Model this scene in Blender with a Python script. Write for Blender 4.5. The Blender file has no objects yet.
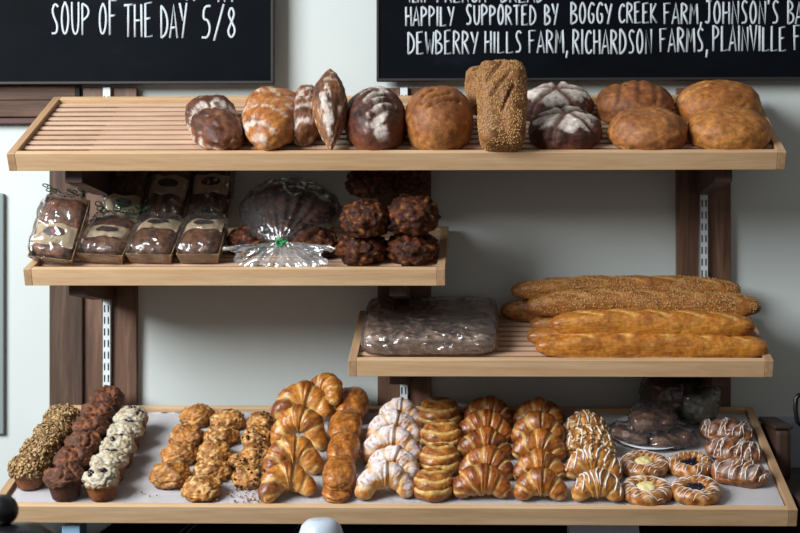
import bpy, bmesh, math, random
from mathutils import Vector, Matrix, Euler, noise
from mathutils.bvhtree import BVHTree
random.seed(7)
PI = math.pi
scene = bpy.context.scene
COL = scene.collection

# ------------------------------------------------------------------ helpers
def lin(c):
    c /= 255.0
    return c / 12.92 if c <= 0.04045 else ((c + 0.055) / 1.055) ** 2.4
def rgb(r, g, b): return (lin(r), lin(g), lin(b))
def mix(a, b, t):
    t = 0 if t < 0 else 1 if t > 1 else t
    return (a[0]+(b[0]-a[0])*t, a[1]+(b[1]-a[1])*t, a[2]+(b[2]-a[2])*t)
def sst(a, b, x):
    t = (x-a)/(b-a); t = 0 if t < 0 else 1 if t > 1 else t
    return t*t*(3-2*t)
def nz(P, s, o=0.0): return noise.noise(Vector((P[0]*s+o, P[1]*s+o*1.7, P[2]*s-o)))
def fz(P, s, o=0.0, oc=4): return noise.fractal(Vector((P[0]*s+o, P[1]*s+o*1.7, P[2]*s-o)), 0.9, 2.0, oc)
def tag(o, label, cat, group=None):
    o['label'] = label; o['category'] = cat
    if group: o['group'] = group
    return o
def struct(o): o['kind'] = 'structure'; return o
def empty(name, label=None, cat=None, group=None):
    o = bpy.data.objects.new(name, None); COL.objects.link(o)
    o.empty_display_size = 0.03
    if label: tag(o, label, cat, group)
    return o
def mk(name, bm, mat, parent=None, smooth=True, cols=None):
    me = bpy.data.meshes.new(name)
    bmesh.ops.recalc_face_normals(bm, faces=bm.faces[:])
    bm.to_mesh(me); bm.free()
    if smooth: me.polygons.foreach_set('use_smooth', [True]*len(me.polygons))
    if cols:
        at = me.attributes.new('Col', 'FLOAT_COLOR', 'POINT')
        flat = []
        for c in cols: flat += [c[0], c[1], c[2], c[3] if len(c) > 3 else 0.5]
        at.data.foreach_set('color', flat)
    me.materials.append(mat)
    o = bpy.data.objects.new(name, me); COL.objects.link(o)
    if parent: o.parent = parent
    return o
def copy_tree(o, parent=None):
    c = o.copy(); COL.objects.link(c)
    if parent: c.parent = parent
    for ch in list(o.children): copy_tree(ch, c)
    return c
def box(bm, x0, x1, y0, y1, z0, z1, bev=0.0, M=None):
    r = bmesh.ops.create_cube(bm, size=1.0)
    vs = r['verts']
    for v in vs:
        v.co = Vector((x0+(v.co.x+.5)*(x1-x0), y0+(v.co.y+.5)*(y1-y0), z0+(v.co.z+.5)*(z1-z0)))
    if bev > 0:
        es = list({e for v in vs for e in v.link_edges})
        r2 = bmesh.ops.bevel(bm, geom=es, offset=bev, segments=2, affect='EDGES', profile=0.6)
        vs = list({v for f in r2['faces'] for v in f.verts} | {v for v in vs if v.is_valid})
    if M:
        for v in vs: v.co = M @ v.co
    return vs
def boxobj(name, dims, mat, parent=None, bev=0.002):
    bm = bmesh.new(); box(bm, *dims, bev=bev)
    return mk(name, bm, mat, parent, smooth=False)
def tube(bm, pts, r, n=8, flat=None, closed=False):
    """tube through pts; r number or list; flat = (axis Vector, factor) squashes along axis"""
    pts = [Vector(p) for p in pts]; m = len(pts); rings = []
    up = Vector((0, 0, 1)); prev = None
    for i, p in enumerate(pts):
        a = pts[max(i-1, 0)]; b = pts[min(i+1, m-1)]
        t = (b-a); t = t.normalized() if t.length > 1e-9 else Vector((1, 0, 0))
        if prev is None:
            u = t.cross(up)
            if u.length < 1e-3: u = t.cross(Vector((0, 1, 0)))
            u.normalize()
        else:
            u = prev - t*prev.dot(t)
            u = u.normalized() if u.length > 1e-6 else t.orthogonal().normalized()
        prev = u; w = t.cross(u)
        rr = r[i] if isinstance(r, (list, tuple)) else r
        ring = []
        for k in range(n):
            a_ = 2*PI*k/n
            d = (u*math.cos(a_)+w*math.sin(a_))*rr
            if flat: d = d - flat[0]*d.dot(flat[0])*(1-flat[1])
            ring.append(bm.verts.new(p+d))
        rings.append(ring)
    for i in range(m-1):
        for k in range(n):
            bm.faces.new((rings[i][k], rings[i][(k+1) % n], rings[i+1][(k+1) % n], rings[i+1][k]))
    if n > 2:
        bm.faces.new(rings[0][::-1]); bm.faces.new(rings[-1])
def lathe(bm, prof, n=32, cap0=True, cap1=True, wob=None):
    rings = []
    for (r, z) in prof:
        ring = []
        for k in range(n):
            a = 2*PI*k/n
            rr = r*(wob(a, z) if wob else 1)
            ring.append(bm.verts.new((rr*math.cos(a), rr*math.sin(a), z)))
        rings.append(ring)
    for i in range(len(rings)-1):
        for k in range(n):
            bm.faces.new((rings[i][k], rings[i][(k+1) % n], rings[i+1][(k+1) % n], rings[i+1][k]))
    if cap0: bm.faces.new(rings[0][::-1])
    if cap1: bm.faces.new(rings[-1])
    return rings

# ------------------------------------------------------------------ materials
def newmat(name):
    m = bpy.data.materials.new(name); m.use_nodes = True
    nt = m.node_tree
    b = nt.nodes['Principled BSDF']
    return m, nt, b, nt.nodes, nt.links
def ramp(nt, fac, stops):
    r = nt.nodes.new('ShaderNodeValToRGB')
    el = r.color_ramp.elements
    while len(el) > 1: el.remove(el[-1])
    el[0].position = stops[0][0]; el[0].color = (*stops[0][1], 1)
    for p, c in stops[1:]:
        e = el.new(p); e.color = (*c, 1)
    nt.links.new(fac, r.inputs[0]); return r
def coords(nt, scale=(1, 1, 1), kind='Object', rnd=True):
    tc = nt.nodes.new('ShaderNodeTexCoord'); mp = nt.nodes.new('ShaderNodeMapping')
    mp.inputs['Scale'].default_value = scale
    nt.links.new(tc.outputs[kind], mp.inputs[0])
    if rnd:
        oi = nt.nodes.new('ShaderNodeObjectInfo'); ml = nt.nodes.new('ShaderNodeMath'); ml.operation = 'MULTIPLY'
        ml.inputs[1].default_value = 37.0
        nt.links.new(oi.outputs['Random'], ml.inputs[0]); nt.links.new(ml.outputs[0], mp.inputs['Location'])
    return mp.outputs[0]
def tex_noise(nt, co, scale, detail=4, rough=.55, dist=0):
    n = nt.nodes.new('ShaderNodeTexNoise'); n.inputs['Scale'].default_value = scale
    n.inputs['Detail'].default_value = detail; n.inputs['Roughness'].default_value = rough
    n.inputs['Distortion'].default_value = dist
    nt.links.new(co, n.inputs['Vector']); return n.outputs['Fac']
def bump(nt, b, h, strength=.3, dist=.002):
    bp = nt.nodes.new('ShaderNodeBump'); bp.inputs['Strength'].default_value = strength
    bp.inputs['Distance'].default_value = dist
    nt.links.new(h, bp.inputs['Height']); nt.links.new(bp.outputs[0], b.inputs['Normal'])
def plain(name, c, rough=.5, metal=0, bumpy=None, spec=None):
    m, nt, b, N, L = newmat(name)
    b.inputs['Base Color'].default_value = (*c, 1); b.inputs['Roughness'].default_value = rough
    b.inputs['Metallic'].default_value = metal
    if spec is not None: b.inputs['Specular IOR Level'].default_value = spec
    if bumpy: bump(nt, b, tex_noise(nt, coords(nt), bumpy[0]), bumpy[1], bumpy[2])
    return m
def wood(name, c1, c2, c3, axis='X', scale=1.0, rough=.5, contrast=1):
    m, nt, b, N, L = newmat(name)
    st = {'X': (1.6, 22, 22), 'Z': (22, 22, 1.6), 'Y': (22, 1.6, 22)}[axis]
    co = coords(nt, tuple(s*scale for s in st))
    n1 = tex_noise(nt, co, 1.5, 5, .6, .8)
    r = ramp(nt, n1, [(.3, c1), (.52, c2), (.72, c3)])
    co2 = coords(nt, tuple(s*scale*5 for s in st))
    n2 = tex_noise(nt, co2, 1.5, 3, .6)
    mx = N.new('ShaderNodeMix'); mx.data_type = 'RGBA'; mx.blend_type = 'MULTIPLY'; mx.inputs[0].default_value = .5*contrast
    r2 = ramp(nt, n2, [(.3, (.55, .5, .45)), (.6, (1, 1, 1))])
    L.new(r.outputs[0], mx.inputs[6]); L.new(r2.outputs[0], mx.inputs[7])
    L.new(mx.outputs[2], b.inputs['Base Color'])
    b.inputs['Roughness'].default_value = rough
    bump(nt, b, n2, .15, .001)
    return m
M_MAPLE = wood('maple', rgb(196,157,116), rgb(210,173,132), rgb(218,186,148), 'X', 1.0, .5, .5)
M_MAPLE_Y = wood('maple_rail', rgb(160,124,90), rgb(180,144,108), rgb(192,158,122), 'Y', 1.0, .5, .6)
M_SLAT = wood('maple_slat', rgb(186,148,120), rgb(208,172,144), rgb(218,186,160), 'X', 1.3, .55, .5)
M_GROOVE = wood("groove_panel", rgb(144,110,86), rgb(160,124,98), rgb(172,136,108), 'X', 1.3, .6, .6)
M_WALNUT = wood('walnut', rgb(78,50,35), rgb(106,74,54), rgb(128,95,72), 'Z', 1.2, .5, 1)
M_WALNUT_Y = wood('walnut_bracket', rgb(62,42,34), rgb(80,56,46), rgb(98,70,58), 'Y', 1.2, .5, 1)
M_ROUGH = wood('reclaimed_plank', rgb(46,32,24), rgb(78,55,41), rgb(110,84,66), 'Z', .8, .75, 1)
M_ROUGH_X = wood('reclaimed_board', rgb(46,30,22), rgb(84,58,42), rgb(118,88,66), 'X', .8, .75, 1)
M_STEEL = plain('white_steel', rgb(214,220,222), .4)
M_DARK = plain('dark_gap', rgb(18,17,17), .8)
M_BLACK = plain('black_plastic', rgb(14,14,16), .35)
M_COUNTER = plain('black_counter', rgb(10,10,12), .5, spec=.2)
M_CERAMIC = plain('white_ceramic', rgb(226,228,232), .25)
M_PAPERWHITE = plain('white_paper_board', rgb(214,218,224), .6)
M_BLUE = plain('pale_blue_card', rgb(130,165,190), .6)
M_TILE = plain('pale_tile', rgb(150,162,172), .4)
def wallmat():
    m, nt, b, N, L = newmat('painted_wall')
    co = coords(nt, (1, 1, 1), rnd=False)
    r = ramp(nt, tex_noise(nt, co, 2.2, 3), [(.3, rgb(196,202,199)), (.7, rgb(204,210,206))])
    L.new(r.outputs[0], b.inputs['Base Color']); b.inputs['Roughness'].default_value = .85
    bump(nt, b, tex_noise(nt, co, 160, 2), .08, .001)
    return m
M_WALL = wallmat()
M_FLOOR = wood('floor_boards', rgb(60,46,38), rgb(80,62,50), rgb(96,76,62), 'X', .6, .6)
def boardmat():
    m, nt, b, N, L = newmat('chalkboard')
    co = coords(nt, (1, 1, 1.4), rnd=False)
    r = ramp(nt, tex_noise(nt, co, 3.0, 6, .65, .6), [(.35, rgb(9,11,15)), (.6, rgb(13,16,21)), (.8, rgb(26,31,38))])
    L.new(r.outputs[0], b.inputs['Base Color']); b.inputs['Roughness'].default_value = .55
    b.inputs['Specular IOR Level'].default_value = .03
    return m
M_BOARD = boardmat()
M_FRAME = plain('board_edge', rgb(30,24,22), .6)
M_CHALK = plain('chalk_white', rgb(196,203,208), .9, bumpy=(400, .4, .001))
def parchmat():
    m, nt, b, N, L = newmat('parchment')
    co = coords(nt, (1, 1, 1), rnd=False)
    r = ramp(nt, tex_noise(nt, co, 6, 4), [(.3, rgb(226,224,227)), (.7, rgb(240,238,241))])
    L.new(r.outputs[0], b.inputs['Base Color']); b.inputs['Roughness'].default_value = .6
    return m
M_PARCH = parchmat()

# ------------------------------------------------------------------ camera
F = 1380.0; CX, CY, CZ, YAW, SX = 0.2106, -3.8644, 1.5, 0.0263, 46.572
cam = bpy.data.cameras.new('camera'); camo = bpy.data.objects.new('camera', cam); COL.objects.link(camo)
camo.location = (CX, CY, CZ); camo.rotation_euler = (PI/2, 0, YAW)
cam.sensor_width = 36; cam.lens = F*36/800; cam.shift_x = -SX/800
cam.dof.use_dof = True; cam.dof.focus_distance = 3.3; cam.dof.aperture_fstop = 4.0
scene.camera = camo
_c, _s = math.cos(YAW), math.sin(YAW)
def ray(u, v):
    X = (u-400-SX)/F; zz = -(v-266.5)/F
    return Vector((_c*X-_s, _s*X+_c, zz))
def at_y(u, v, y):
    d = ray(u, v); return Vector((CX, CY, CZ))+d*((y-CY)/d.y)
def depth(P): return -_s*(P[0]-CX)+_c*(P[1]-CY)

# ------------------------------------------------------------------ shelf frames
SH = {1: (-.9872, .9628, .4257, .2836, .3849, .1906),
      2: (-.9555, .1157, .3939, -.0063, .3542, .1182),
      3: (-.1304, .9418, .3764, -.2370, .3368, .1146),
      4: (-.9701, .9534, .5915, -.5731, .5515, .1868)}
SM, SL = {}, {}
REC = 0.011
for k, (xl, xr, yf, zf, dh, ri) in SH.items():
    SM[k] = Matrix.Translation((0, -yf, 1.5+zf)) @ Matrix.Rotation(math.atan2(ri, dh), 4, 'X')
    SL[k] = math.hypot(dh, ri)
def hit(k, u, v, n=-REC):
    Mi = SM[k].inverted(); o = Mi @ Vector((CX, CY, CZ)); d = Mi.to_3x3() @ ray(u, v)
    t = (n-o.z)/d.z; p = o+d*t
    return p.x, p.y
def pxm(k, x, t, n=-REC): return depth(SM[k] @ Vector((x, t, n)))/F
def pose(o, k, x, t, n=-REC, rx=0, ry=0, rz=0, order='XYZ'):
    o.matrix_world = SM[k] @ Matrix.Translation((x, t, n)) @ Euler((rx, ry, rz), order).to_matrix().to_4x4()
    return o

# ------------------------------------------------------------------ the room
def make_room():
    struct(boxobj('wall_back', (-3.2, 3.4, 0.0, 0.12, 0, 3.2), M_WALL, bev=0))
    struct(boxobj('floor', (-3.2, 3.4, -5.2, 0.0, -.1, 0), M_FLOOR, bev=0))
    # dim grey green strip of trim at the far left of the wall
    a = at_y(-30, 193, -.03); b = at_y(1.5, 435, -.03)
    struct(boxobj('trim_1', (a.x, b.x, -.014, -.0005, b.z, a.z), plain('grey_green_trim', rgb(126,138,135), .7), bev=.004))
    # tiled ledge band on the right, low on the wall
    a = at_y(752, 417, -.02); b = at_y(840, 417, -.02)
    struct(boxobj('trim_2', (a.x-.35, b.x+.2, -.02, -.0005, .86, a.z), M_TILE, bev=.002))
make_room()

# uprights ------------------------------------------------------------------
def standard(parent, xc, y, z0, z1):
    bm = bmesh.new(); w = .0245; d = .010
    sw = .0042; pitch = .0325; sh = .020
    xs = [-w/2, -.0074, -.0074+sw, .0074-sw, .0074, w/2]
    def col(a, b, za, zb): box(bm, xc+a, xc+b, y-d, y-d+.0018, za, zb)
    col(xs[0], xs[1], z0, z1); col(xs[2], xs[3], z0, z1); col(xs[4], xs[5], z0, z1)
    z = z0
    while z+pitch < z1:
        for a, b in ((xs[1], xs[2]), (xs[3], xs[4])): col(a, b, z, z+pitch-sh)
        z += pitch
    for a, b in ((xs[1], xs[2]), (xs[3], xs[4])): col(a, b, z, z1)
    box(bm, xc-w/2, xc-w/2+.002, y-d, y, z0, z1); box(bm, xc+w/2-.002, xc+w/2, y-d, y, z0, z1)
    o = mk('slotted_standard', bm, M_STEEL, parent, smooth=False)
    o['label'] = 'white slotted metal standard'
    b2 = boxobj('standard_back', (xc-w/2+.0025, xc+w/2-.0025, y-.003, y-.0005, z0, z1), M_DARK, o, bev=0)
def upright(u0, u1, us, label, vtop=88, extra=None):
    y = -.022
    a = at_y(u0, vtop, y); b = at_y(u1, vtop, y); c = at_y(us, vtop, y)
    r = empty('wall_upright', label, 'upright', 'walnut uprights behind the shelves')
    r.location = ((a.x+b.x)/2, -.001, .87)
    def rel(o):
        o.matrix_parent_inverse = Matrix.Translation(-Vector(r.location)); return o
    for o in (boxobj('plank', (a.x, b.x, y, -.001, .87, a.z), M_WALNUT, r),):
        rel(o)
    standard(r, c.x, y-.0005, .872, a.z-.0005)
    for ch in r.children: rel(ch)
    if extra:
        e0, e1 = at_y(extra[0], 200, -.034), at_y(extra[1], 200, -.034)
        o = rel(boxobj('side_plank', (e0.x, e1.x, -.034, -.0015, .87, extra[2]), M_ROUGH, r, .004))
        o['label'] = 'darker rough side plank'
    return r
upright(83, 136.5, 107.5, 'leftmost wall upright of walnut and rough dark plank beside the light wall', 88, (49, 82.3, 1.87))
upright(377.5, 431, 404, 'middle wall upright of dark walnut behind the wrapped slab', 88)
upright(676.5, 731, 703.5, 'rightmost wall upright of dark walnut above the baguettes', 88)

# reclaimed boards behind the top shelf, left -------------------------------
def rustic():
    y = -.028
    r = empty('reclaimed_wood_panel', 'rough reclaimed wood panel on wall under left end of soup chalkboard', 'wood panel')
    a = at_y(-45, 85, y); e = at_y(75.5, 85.5, y)
    r.location = ((a.x+e.x)/2, -.001, 1.5+.42)
    def rel(o): o.matrix_parent_inverse = Matrix.Translation(-Vector(r.location)); return o
    for v0, v1, yy in ((85.5, 100, y), (100.6, 117, y-.004)):
        z1 = at_y(0, v0, y).z; z0 = at_y(0, v1, y).z
        rel(boxobj('board', (a.x, e.x, yy, -.0055, z0, z1), M_ROUGH_X, r, .003))
    z1 = at_y(0, 117.6, y).z; z0 = at_y(0, 123.5, y).z
    rel(boxobj('lower_strip', (a.x, e.x-.02, y+.004, -.0055, z0, z1), plain('dark_red_strip', rgb(74,38,32), .6), r, .002))
    rel(boxobj('end_cap', (e.x, e.x+.011, y+.002, -.0055, at_y(0, 117, y).z, at_y(0, 85.5, y).z), M_DARK, r, .002))
rustic()

# shelves -------------------------------------------------------------------
def shelf(k, label, nsl, open_to=None, rail=.021, brackets=(), solid=False):
    xl, xr, yf, zf, dh, ri = SH[k]; L = SL[k]
    th = math.atan2(ri, dh)
    lip = .0425/math.cos(th)
    r = empty('display_shelf', label, 'shelf', 'slanted maple display shelves')
    r.matrix_world = SM[k] @ Matrix.Translation(((xl+xr)/2, 0, 0))
    P = Matrix.Translation((-(xl+xr)/2, 0, 0))
    def add(o): o.matrix_parent_inverse = P; return o
    add(boxobj('front_board', (xl+rail, xr-rail, 0, .020, -lip, 0), M_MAPLE, r, .0015))
    for a, b in ((xl, xl+rail), (xr-rail, xr)):
        bm = bmesh.new(); pr = [(0, 0), (L, 0), (L, -.016), (L-.045, -lip), (0, -lip)]
        va = [bm.verts.new((a, t, n)) for t, n in pr]; vb = [bm.verts.new((b, t, n)) for t, n in pr]
        bm.faces.new(va); bm.faces.new(vb[::-1])
        for i in range(5): bm.faces.new((va[i], va[(i+1) % 5], vb[(i+1) % 5], vb[i]))
        bmesh.ops.bevel(bm, geom=bm.edges[:], offset=.0012, segments=1, affect='EDGES')
        add(mk('end_rail', bm, M_MAPLE_Y, r, smooth=False))
    add(boxobj('back_rail', (xl+rail, xr-rail, L-.020, L, -.016, 0), M_MAPLE, r, .0015))
    if solid:
        add(boxobj('base_panel', (xl+rail, xr-rail, .020, L-.020, -REC-.014, -REC-.0012), M_SLAT, r, 0))
    else:
        pitch = (L-.04)/nsl
        for i in range(nsl):
            t0 = .020+i*pitch; gap = .0150
            add(boxobj('slat', (xl+rail, xr-rail, t0+gap*.5, t0+pitch-gap*.5, -REC-.0038, -REC), M_SLAT, r, .0015))
        x0 = xl+rail if open_to is None else open_to
        if open_to: add(boxobj('slot_shade_strip', (xl+rail, open_to-.0005, .021, L-.021, -REC-.020, -REC-.0040), M_WALNUT, r, 0))['label'] = 'dark strip standing in for shade in the slots'  # dark strip added just under the slats as painted shade for the slots
        add(boxobj('base_panel', (x0, xr-rail, .021, L-.021, -REC-.022, -REC-.0042), M_GROOVE, r, 0))
    for (xb) in brackets:                       # walnut arms between shelf and upright
        bm = bmesh.new()
        w = .0215
        Mi = SM[k].inverted()
        ty = -yf+.075; yb = -.036
        def zsh(y): return 1.5+zf+(y+yf)*math.tan(th)-lip/math.cos(th)-.0005
        pts = [(ty, zsh(ty)), (yb, zsh(yb)), (yb, 1.5+zf-.085), (yb-.07, 1.5+zf-.085), (ty, 1.5+zf-.068)]
        va = [bm.verts.new((xb-w, y, z)) for y, z in pts]; vb = [bm.verts.new((xb+w, y, z)) for y, z in pts]
        bm.faces.new(va); bm.faces.new(vb[::-1])
        for i in range(5): bm.faces.new((va[i], va[(i+1) % 5], vb[(i+1) % 5], vb[i]))
        o = mk('bracket', bm, M_WALNUT_Y, r, smooth=False)
        o.matrix_parent_inverse = r.matrix_world.inverted()
        o['label'] = 'dark walnut bracket arm'
    return r
xs_l, xs_m, xs_r = at_y(107.5, 200, -.03).x, at_y(404, 200, -.03).x, at_y(703.5, 200, -.03).x
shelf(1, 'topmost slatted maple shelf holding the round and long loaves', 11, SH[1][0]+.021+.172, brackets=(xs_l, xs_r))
shelf(2, 'short maple shelf at left holding wrapped tea loaves and dark buns', 9, brackets=(xs_l, xs_m))
shelf(3, 'short maple shelf at right holding the baguettes', 9, brackets=(xs_m, xs_r))
shelf(4, 'lowest and deepest maple shelf, lined with paper and filled with pastries', 0, solid=True)

# chalkboards ---------------------------------------------------------------
GL = {
 'A': [[(0,0),(.45,1),(.95,0)],[(.15,.3),(.8,.33)]], 'B': [[(.1,0),(.1,1)],[(.1,1),(.75,.85),(.7,.62),(.12,.52)],[(.12,.52),(.9,.4),(.85,.1),(.1,0)]],
 'C': [[(.9,.85),(.6,1),(.25,.8),(.1,.4),(.3,.05),(.7,.02),(.95,.18)]], 'D': [[(.1,0),(.1,1)],[(.1,1),(.7,.8),(.95,.45),(.7,.12),(.1,0)]],
 'E': [[(.85,1),(.1,.97),(.1,0),(.95,.03)],[(.1,.52),(.7,.55)]], 'F': [[(.15,0),(.1,1),(.95,1)],[(.12,.55),(.75,.57)]],
 'G': [[(.9,.85),(.55,1),(.2,.75),(.1,.35),(.35,.03),(.8,.08),(.85,.45),(.5,.45)]], 'H': [[(.1,0),(.1,1)],[(.9,0),(.85,1)],[(.1,.5),(.88,.52)]],
 'I': [[(.5,0),(.5,1)]], 'J': [[(.2,1),(.95,1)],[(.65,1),(.65,.2),(.45,.02),(.1,.12)]], 'K': [[(.1,0),(.1,1)],[(.85,1),(.12,.45),(.95,0)]],
 'L': [[(.15,1),(.1,0),(.95,.04)]], 'M': [[(.05,0),(.15,1),(.5,.4),(.8,1),(.95,0)]], 'N': [[(.1,0),(.12,1),(.85,0),(.9,1)]],
 'O': [[(.5,1),(.18,.8),(.08,.4),(.3,.03),(.65,.05),(.9,.4),(.8,.82),(.5,1)]], 'P': [[(.12,0),(.1,1)],[(.1,1),(.8,.88),(.85,.62),(.12,.45)]],
 'R': [[(.1,0),(.1,1)],[(.1,1),(.8,.88),(.75,.62),(.12,.48)],[(.3,.5),(.95,0)]], 'S': [[(.88,.88),(.5,1),(.18,.78),(.4,.55),(.8,.32),(.7,.05),(.12,.05)]],
 'T': [[(0,.97),(1,1)],[(.5,.98),(.52,0)]], 'U': [[(.1,1),(.12,.25),(.4,.0),(.75,.08),(.88,.4),(.88,1)]], 'V': [[(.05,1),(.5,0),(.95,1)]],
 'W': [[(.02,1),(.25,0),(.5,.7),(.75,0),(.98,1)]], 'Y': [[(.05,1),(.5,.5)],[(.95,1),(.4,0)]],
 '5': [[(.9,1),(.3,.98),(.22,.58),(.6,.6),(.9,.35),(.65,.03),(.08,.05)]], '8': [[(.55,.52),(.2,.75),(.5,1),(.82,.78),(.5,.5),(.12,.22),(.5,0),(.9,.25),(.55,.52)]],
 '/': [[(.05,-.05),(.95,1.08)]], ',': [[(.6,.1),(.35,-.22)]], "'": [[(.5,1.05),(.45,.82)]]}
def smooth_poly(pts, it=2):
    for _ in range(it):
        if len(pts) < 3: return pts
        q = [pts[0]]
        for a, b in zip(pts[:-1], pts[1:]):
            q += [(a[0]*.75+b[0]*.25, a[1]*.75+b[1]*.25), (a[0]*.25+b[0]*.75, a[1]*.25+b[1]*.75)]
        q.append(pts[-1]); pts = q
    return pts
ROUND = set('BCDGOPRSUJ58,')
def word(bm, txt, u0, u1, vt, vb, y, rad):
    ws = [.45 if c in "I,'" else 1.15 if c in 'MW' else 1.0 for c in txt]
    tot = sum(ws); gap = .16; u = u0; unit = (u1-u0)/tot
    for c, w in zip(txt, ws):
        jx = random.uniform(-.03, .03); js = random.uniform(-.05, .05)
        for st in GL[c]:
            pts = smooth_poly(st) if c in ROUND else st
            P = []
            for (px, py) in pts:
                uu = u+unit*w*(gap/2+(1-gap)*(px+jx*py)); vv = vb+(vt-vb)*(py*(1+js))
                P.append(at_y(uu, vv, y))
            tube(bm, P, rad*random.uniform(.9, 1.1), 6, (Vector((0, 1, 0)), .3))
        u += unit*w
def chalkboard(u0, u1, v1, label, lines, y=-.055):
    a = at_y(u0, v1, y); b = at_y(u1, v1, y); ztop = at_y(u0, -75, y).z
    r = empty('chalkboard', label, 'chalkboard')
    r.location = ((a.x+b.x)/2, -.03, a.z)
    P = Matrix.Translation(-Vector(r.location))
    o = boxobj('panel', (a.x+.007, b.x-.007, y, -.031, a.z+.007, ztop), M_BOARD, r, .001); o.matrix_parent_inverse = P
    bm = bmesh.new()
    for d in ((a.x, b.x, y-.003, -.031, a.z, a.z+.0068), (a.x, a.x+.0068, y-.003, -.031, a.z+.0068, ztop), (b.x-.0068, b.x, y-.003, -.031, a.z+.0068, ztop)):
        box(bm, *d, bev=.001)
    o = mk('frame', bm, M_FRAME, r, smooth=False); o.matrix_parent_inverse = P
    bm = bmesh.new(); box(bm, a.x+.1, b.x-.1, -.0305, -.001, a.z+.15, a.z+.2)
    o = mk('mounting_batten', bm, M_FRAME, r, smooth=False); o.matrix_parent_inverse = P
    for ln in lines:
        for w in ln:
            bm = bmesh.new(); word(bm, *w, y-.0012, .0032)
            o = mk('chalk_word', bm, M_CHALK, r); o.matrix_parent_inverse = P
chalkboard(-60, 273.5, 84.5, 'black chalkboard at left announcing the soup of the day in white lettering', [
    [('SOUP', 50, 91, 2, 35), ('OF', 98, 118, 2, 35), ('THE', 123, 154, 3, 37), ('DAY', 160, 188, 4, 38), ('5/8', 200, 238, 6, 39)],
    [('GY', 183, 199, -26, 1), ('A', 218, 226, -24, 2), ('Y', 228, 238, -24, 2)]])
chalkboard(376.5, 860, 81, 'wide black chalkboard at right listing supporting farms in white lettering', [
    [('VERY', 407, 428, -18, 2.5), ('FRENCH', 436, 487, -18, 2.5), ('BREAD', 500, 545, -18, 2.5)],
    [('HAPPILY', 405, 455, 6, 26), ('SUPPORTED', 465, 537, 5, 25), ('BY', 544, 559, 4, 25), ('BOGGY', 570, 613, 3, 24), ('CREEK', 618, 658, 3, 23), ('FARM,', 663, 703, 3, 24), ("JOHNSON'S", 704, 780, 1, 24), ('BACKYARD', 787, 853, 1, 24)],
    [('DEWBERRY', 407, 479, 31, 54), ('HILLS', 484, 523, 31, 53), ('FARM,', 528, 569, 30, 53), ('RICHARDSON', 572, 653, 29, 54), ('FARMS,', 659, 709, 28, 52), ('PLAINVILLE', 712, 787, 26, 51), ('FARM', 793, 830, 25, 50)]], y=-.055)
# ------------------------------------------------------------------ baked goods: materials
def crustmat(name, nscale=70, bscale=220, bstr=.35, coat=0, var=.35, bdist=.0015):
    m, nt, b, N, L = newmat(name)
    at = N.new('ShaderNodeAttribute'); at.attribute_name = 'Col'
    co = coords(nt)
    n1 = tex_noise(nt, co, nscale, 5, .6)
    mr = N.new('ShaderNodeMapRange'); mr.inputs[1].default_value = .3; mr.inputs[2].default_value = .7
    mr.inputs[3].default_value = 1-var; mr.inputs[4].default_value = 1+var*.6
    L.new(n1, mr.inputs[0])
    mx = N.new('ShaderNodeVectorMath'); mx.operation = 'SCALE'
    L.new(at.outputs['Color'], mx.inputs[0]); L.new(mr.outputs[0], mx.inputs['Scale'])
    L.new(mx.outputs[0], b.inputs['Base Color'])
    L.new(at.outputs['Alpha'], b.inputs['Roughness'])
    b.inputs['Coat Weight'].default_value = coat; b.inputs['Coat Roughness'].default_value = .25
    bump(nt, b, tex_noise(nt, co, bscale, 4, .65), bstr, bdist)
    return m
M_CRUST = crustmat('rustic_crust', 75, 230, .8, 0, .5, .002)
M_PASTRY = crustmat('glazed_pastry', 95, 240, .5, .2, .42)
M_LUMPY = crustmat('lumpy_crust', 110, 240, .6, 0, .4, .003)
M_DARKBUN = crustmat('dark_sticky_crust', 110, 190, 1, .05, .55, .005)
M_DARKBUN.node_tree.nodes['Principled BSDF'].inputs['Specular IOR Level'].default_value = .22
M_FLOURY = crustmat('powdered_pastry', 120, 300, .4, 0, .2)
M_SEED = plain('sesame_seed', rgb(198,154,94), .5)
M_OAT = crustmat('oat_flake', 200, 300, .2, 0, .25)
M_ALMOND = plain('almond_flake', rgb(222,186,138), .5)
M_ICING = plain('white_icing', rgb(232,222,214), .35, bumpy=(150, .2, .001))
M_CUSTARD = plain('custard', rgb(230,214,152), .22, bumpy=(60, .3, .002))
M_BERRY = plain('dark_berry', rgb(34,28,44), .18, bumpy=(120, .3, .002))
M_CURRANT = plain('dark_currant', rgb(30,20,16), .35)
M_CRUMB = plain('pastry_crumb', rgb(150,100,50), .7)

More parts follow.
